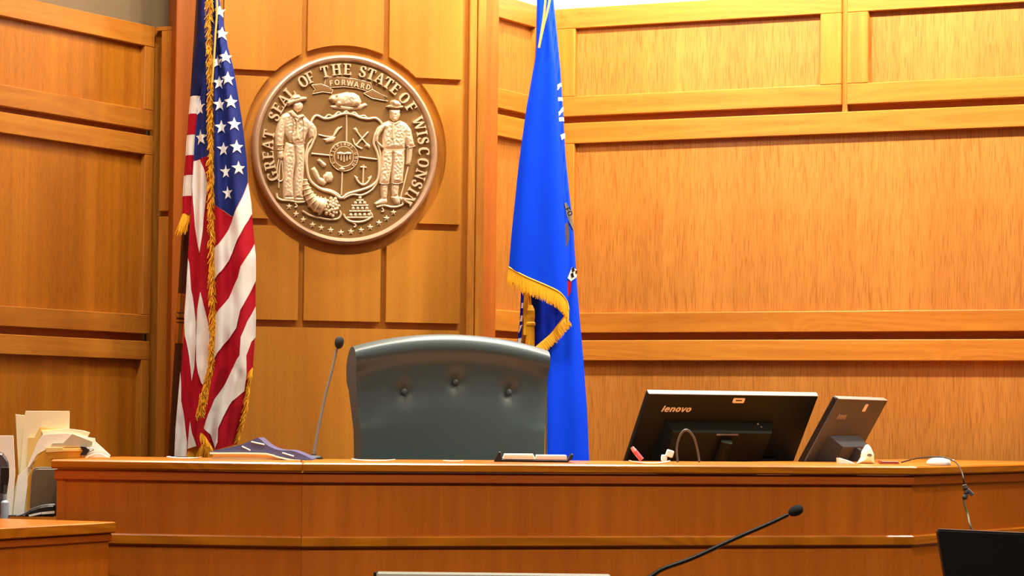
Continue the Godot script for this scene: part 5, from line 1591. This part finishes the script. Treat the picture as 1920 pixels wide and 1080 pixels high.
# ------------------------------------------------------------------ left: side desk and files
func left_items() -> void:
	var t := thing("side_desk", "lower oak desk top meeting the left end of the judge bench", "desk")
	var p := [Vector2(-1.585, 2.627), Vector2(-1.205, 2.197)]
	var d: Vector2 = (p[1] - p[0]).normalized()
	var n := Vector2(d.y, -d.x)
	if n.x > 0: n = -n
	var a: Vector2 = p[0] - d * 1.2
	for q in [["top_board", 0.0, 0.95, 1.314, 1.345, "edge", 0.0], ["trim_board", 0.008, 0.05, 1.29, 1.3135, "trim", 0.008], ["front_panel", 0.014, 0.05, 0.02, 1.291, "bench", 0.014]]:
		var st := start()
		var e: Vector2 = p[1] - d * q[6]
		var plan := [a + n * q[1], e + n * q[1], e + n * q[2], a + n * q[2]]
		if q[0] == "front_panel": panel_slab(st, plan, q[3], q[4], d)
		else: slab(st, PackedVector2Array(plan), q[3], q[4], d, 0.003, off())
		part(q[0], st, M[q[5]], t)
	# upright files and papers standing on the side desk, some sagging over onto the bench top
	var o := thing("paper_sorter", "dark olive metal file sorter with rounded shoulder against the bench end", "organizer", Vector3(-1.3439, 1.333, 1.7396), -17.516)
	var st := start()
	plate(st, pv([-0.0311, 0.0347, -0.0277, 0.1235, -0.024, 0.1437, -0.0198, 0.1497, -0.0114, 0.1519, 0.049, 0.1525, 0.0518, 0.0132, -0.0304, 0.0132]), 0.02, 0.035, 0.002)
	part("side_plate", st, plain(Color8(104, 88, 66), 0.45), o)
	st = start()
	plate(st, pv([-0.0926, 0.0132, -0.0309, 0.0132, -0.0306, 0.0132, -0.0924, 0.0132]), -0.12, 0.04, 0.001)
	part("base_plate", st, M.black, o)
	st = start()
	tube(st, smooth(pv3([-0.0314, 0.0347, -0.028, 0.1235, -0.0247, 0.1443, -0.0198, 0.1514, -0.0081, 0.1539, 0.0476, 0.1545], 0.03), 4), 0.0026, 8)
	part("edge_wire", st, M.grey, o)
	# name, label, category, outline, back, front, material
	var sheets := [
		["file_folder", "upright cream folder at the back left of the file pile", "folder", pv([-0.091, 0.3114, -0.0597, 0.3077, -0.0416, 0.1502, -0.0389, 0.0132, -0.106, 0.0132, -0.0783, 0.1364]), -0.03, -0.026, M.cream],
		["file_folder", "tallest pale folder with a wide square top in the file pile", "folder", pv([-0.063, 0.3043, -0.0589, 0.3215, 0.0705, 0.3226, 0.071, 0.2386, 0.0112, 0.1977, -0.0416, 0.1502, -0.0422, 0.0132, -0.0859, 0.0132, -0.0732, 0.1297, -0.0678, 0.2035]), -0.022, -0.016, M.cream],
		["white_folder", "large white sheet at the far left edge of the file pile", "paper", pv([-0.151, 0.2476, -0.0858, 0.2483, -0.0783, 0.1364, -0.0859, 0.0132, -0.1152, 0.0132, -0.1022, 0.0691, -0.0959, 0.1228, -0.096, 0.1496, -0.0984, 0.1697, -0.1061, 0.1864, -0.1164, 0.198, -0.1503, 0.211]), 0.03, 0.034, M.paper],
		["file_folder", "yellow manila folder with worn edge, upright in the middle of the file pile", "folder", pv([-0.0484, 0.2434, -0.0299, 0.2436, -0.0154, 0.2746, 0.0705, 0.2672, 0.0577, 0.2284, 0.011, 0.2111, -0.0451, 0.1552, -0.0501, 0.1551]), -0.012, -0.008, M.manila],
		["document", "cream papers fanned over the top of the file pile to the right", "paper", pv([-0.0101, 0.2629, 0.0704, 0.2705, 0.1159, 0.2653, 0.1345, 0.2595, 0.1263, 0.2443, 0.071, 0.2386, 0.0173, 0.2347, -0.0032, 0.2512]), -0.008, -0.003, M.cream],
		["document", "long white papers sagging from the pile onto the bench top", "paper", pv([0.0577, 0.2284, 0.0842, 0.2515, 0.1502, 0.2429, 0.1511, 0.2335, 0.1968, 0.1931, 0.1929, 0.1856, 0.1257, 0.1849, 0.1051, 0.2122]), -0.004, 0.0, M.paper],
		["document", "white sheaf of printed pages lying on the amber envelope", "paper", pv([-0.0039, 0.2519, 0.0169, 0.2548, 0.0707, 0.2568, 0.0814, 0.2555, 0.1452, 0.2244, 0.1386, 0.2152, 0.0177, 0.2139, -0.0189, 0.194, -0.0417, 0.1552, -0.0484, 0.1551, -0.0196, 0.2276]), 0.0, 0.005, M.paper],
		["document", "grey-white page with a diagonal edge on top of the printed sheaf", "paper", pv([0.0577, 0.2278, 0.0841, 0.2556, 0.145, 0.2334, 0.1435, 0.222, 0.1117, 0.2183, 0.0209, 0.2193, 0.0275, 0.2274]), 0.006, 0.009, plain(Color(0.72, 0.68, 0.58), 0.8)],
		["envelope", "amber envelope sagging from the pile behind the bench end", "envelope", pv([0.0093, 0.2111, 0.1118, 0.2136, 0.1173, 0.1848, 0.0233, 0.1811, 0.0238, 0.1559, -0.0131, 0.1532, -0.0241, 0.1484, -0.029, 0.1235, -0.0321, 0.0347, -0.0458, 0.0161, -0.0445, 0.1233, -0.0187, 0.1806]), 0.008, 0.014, M.amber],
		["envelope", "bright yellow folder edge between the printed sheaf and the amber envelope", "envelope", pv([0.0083, 0.2138, 0.058, 0.2143, 0.0614, 0.2103, 0.1168, 0.2136, 0.1169, 0.2049, 0.0716, 0.2038, 0.0095, 0.1994]), 0.013, 0.017, M.manila],
		["document", "small white page with a turned-up corner on the front of the pile", "paper", pv([-0.0748, 0.127, -0.0451, 0.1568, -0.0469, 0.128]), 0.012, 0.016, M.paper],
		["document", "sheaf of upright white pages at the front of the file pile", "paper", pv([-0.0731, 0.127, -0.0463, 0.1293, -0.0441, 0.1032, -0.054, 0.0132, -0.0859, 0.0132]), 0.01, 0.016, M.paper],
		["document", "curled white page lying on the bench top by the file pile", "paper", pv([0.1257, 0.1849, 0.1356, 0.1924, 0.1524, 0.1979, 0.1725, 0.1982, 0.186, 0.1929, 0.1983, 0.1857, 0.1929, 0.1856, 0.1827, 0.1902, 0.1726, 0.1935, 0.1558, 0.1933, 0.1391, 0.1891, 0.1341, 0.185]), 0.012, 0.03, M.paper],
	]
	for s in sheets:
		st = start()
		plate(st, s[3], s[4], s[5], 0.0004)
		var node := thing(s[0], s[1], s[2], Vector3(-1.3439, 1.333, 1.7396), -17.516)
		part("sheet", st, s[6], node)
	o = thing("binder_clip", "black binder clip on the papers above the amber envelope", "clip", Vector3(-1.3439, 1.333, 1.7396), -17.516)
	st = start()
	plate(st, pv([0.109, 0.2196, 0.1251, 0.2191, 0.1387, 0.2085, 0.1289, 0.1923, 0.1094, 0.1928, 0.1186, 0.2056]), 0.016, 0.026, 0.001)
	part("body", st, M.black, o)
	st = start()
	tube(st, pv3([0.1286, 0.2124, 0.148, 0.2133, 0.1508, 0.2087, 0.1322, 0.1991], 0.022), 0.0018, 6)
	part("wire_handle", st, M.steel, o)
	# things at the foot of the pile
	o = thing("desk_phone", "glossy black rounded handset base with white strips at the bench end", "phone", Vector3(-1.3439, 1.333, 1.7396), -17.516)
	st = start()
	plate(st, pv([-0.0649, 0.0132, -0.0524, 0.0132, -0.0392, 0.0195, -0.0193, 0.0325, 0.0074, 0.0421, 0.0308, 0.0464, 0.0509, 0.0473, 0.0518, 0.0132]), 0.045, 0.1, 0.004)
	part("body", st, M.black, o)
	st = start()
	tube(st, smooth(pv3([-0.0623, 0.0132, -0.0392, 0.0209, -0.0193, 0.0338, 0.0074, 0.0435, 0.0308, 0.0478, 0.0502, 0.0487], 0.09), 4), 0.0022, 8)
	part("edge_trim", st, M.steel, o)
	for q in [pv([-0.0257, 0.018, 0.011, 0.0268, 0.0118, 0.0208, -0.0223, 0.0132]), pv([0.0127, 0.0268, 0.0506, 0.0306, 0.0507, 0.0232, 0.0128, 0.0201])]:
		st = start()
		plate(st, q, 0.1, 0.102, 0.0)
		part("label_strip", st, M.paper, o)
	o = thing("office_machine", "grey plastic hood over a black opening at the left edge of the photo", "machine", Vector3(-1.3439, 1.333, 1.7396), -17.516)
	st = start()
	plate(st, pv([-0.1502, 0.2043, -0.1197, 0.1929, -0.1042, 0.173, -0.0987, 0.1495, -0.0982, 0.1227, -0.1039, 0.0691, -0.1126, 0.0132, -0.1462, 0.0132]), -0.06, 0.01, 0.004)
	part("hood", st, plain(Color(0.34, 0.34, 0.36), 0.45), o)
	st = start()
	plate(st, pv([-0.1223, 0.1543, -0.0981, 0.1546, -0.0979, 0.106, -0.1163, 0.1051, -0.1159, 0.0806, -0.1249, 0.0805]), 0.01, 0.016, 0.001)
	part("opening", st, M.black, o)
	o = thing("white_bottle", "small white bottle with grey cap before the grey hood", "bottle", Vector3(-1.4547, 1.3344, 1.7361), -17.516)
	st = start()
	lathe(st, [Vector2(0, 0.0), Vector2(0.0125, 0.0), Vector2(0.013, 0.004), Vector2(0.0125, 0.05), Vector2(0.007, 0.057), Vector2(0.0065, 0.06), Vector2(0, 0.06)], 20)
	part("body", st, plain(Color(0.62, 0.66, 0.72), 0.4), o)
	st = start()
	lathe(st, [Vector2(0, 0.06), Vector2(0.0075, 0.06), Vector2(0.0075, 0.074), Vector2(0, 0.074)], 20)
	part("cap", st, plain(Color(0.6, 0.62, 0.66), 0.4), o)


# ------------------------------------------------------------------ front: clerk table below the bench
func front_items() -> void:
	var o := thing("clerk_table", "oak clerk table standing before the judge bench", "table", Vector3(-0.3386, 1.02, 3.8704), -17.516)
	var st := start()
	box(st, Vector3(-1.3, -0.035, -0.28), Vector3(1.3, 0.0, 0.35), 0.004, 0, off())
	part("top", st, M.edge, o)
	for s in [-1, 1]:
		st = start()
		box(st, Vector3(s * 1.2 - 0.03, -1.02, -0.24), Vector3(s * 1.2 + 0.03, -0.035, 0.3), 0.003, 1, off())
		part("leg_panel", st, M.bench, o)
	# pale screen whose top edge just shows
	o = thing("monitor", "pale grey monitor whose top edge shows at the bottom centre of the photo", "monitor", Vector3(-0.5982, 1.02, 3.8412), -17.516)
	stand_screen(o, 0.5466, 0.2, 0.0674, plain(Color(0.72, 0.73, 0.68), 0.4), 0.5)
	# black screen at the right edge, tapering a little
	o = thing("monitor", "black monitor with rounded corners at the bottom right, seen from behind", "monitor", Vector3(0.3727, 1.02, 4.4636), -17.516)
	st = start()
	plate(st, pv([-0.1194, 0.3919, 0.1544, 0.3825, 0.1551, 0.1018, -0.0754, 0.0992, -0.1223, 0.383, -0.1224, 0.3877]), -0.02, 0.008, 0.003)
	part("housing", st, plain(Color(0.05, 0.042, 0.034), 0.5), o)
	st = start()
	box(st, Vector3(-0.02, 0.0, -0.03), Vector3(0.02, 0.2, -0.012), 0.003)
	part("stand_neck", st, M.black, o)
	st = start()
	box(st, Vector3(-0.12, 0, -0.1), Vector3(0.12, 0.014, 0.1), 0.005)
	part("stand_foot", st, M.black, o)
	st = start()
	tube(st, [Vector3(-0.1215, 0.3921, 0.006), Vector3(0.1533, 0.3827, 0.006)], 0.0022, 8)
	part("top_trim", st, plain(Color(0.32, 0.22, 0.18), 0.35), o)
	microphone("microphone", "long black gooseneck microphone slanting up in front of the bench", Vector3(-0.3981, 1.02, 4.1132), [Vector3(0.0, 0.0, 0.0), Vector3(0.0013, 0.1902, -0.0022), Vector3(0.0289, 0.2388, 0.0089), Vector3(0.0822, 0.2756, 0.0274), Vector3(0.1083, 0.2928, 0.0365), Vector3(0.171, 0.3177, 0.0575), Vector3(0.2621, 0.3634, 0.0884), Vector3(0.3305, 0.3956, 0.1115), Vector3(0.3737, 0.4178, 0.1262)], 0.0062, Vector3(0.3896, 0.427, 0.1316), Vector3(0.853, 0.434, 0.2898), 0.037, 0.0125, M.black)


func stand_screen(o: Node3D, w: float, h: float, lift: float, m: Material, _x: float) -> void:
	var st := start()
	box(st, Vector3(-w / 2, lift, -0.02), Vector3(w / 2, lift + h, 0.012), 0.004)
	part("housing", st, m, o)
	st = start()
	box(st, Vector3(-w / 2 - 0.008, lift + 0.004, -0.026), Vector3(w / 2 - 0.002, lift + h - 0.001, -0.0195), 0.002)
	part("bezel", st, M.black, o)
	st = start()
	box(st, Vector3(-0.03, 0.0, -0.03), Vector3(0.03, lift + h * 0.5, -0.02), 0.003)
	part("stand_neck", st, M.black, o)
	st = start()
	box(st, Vector3(-0.12, 0, -0.1), Vector3(0.12, 0.014, 0.1), 0.005)
	part("stand_foot", st, M.black, o)
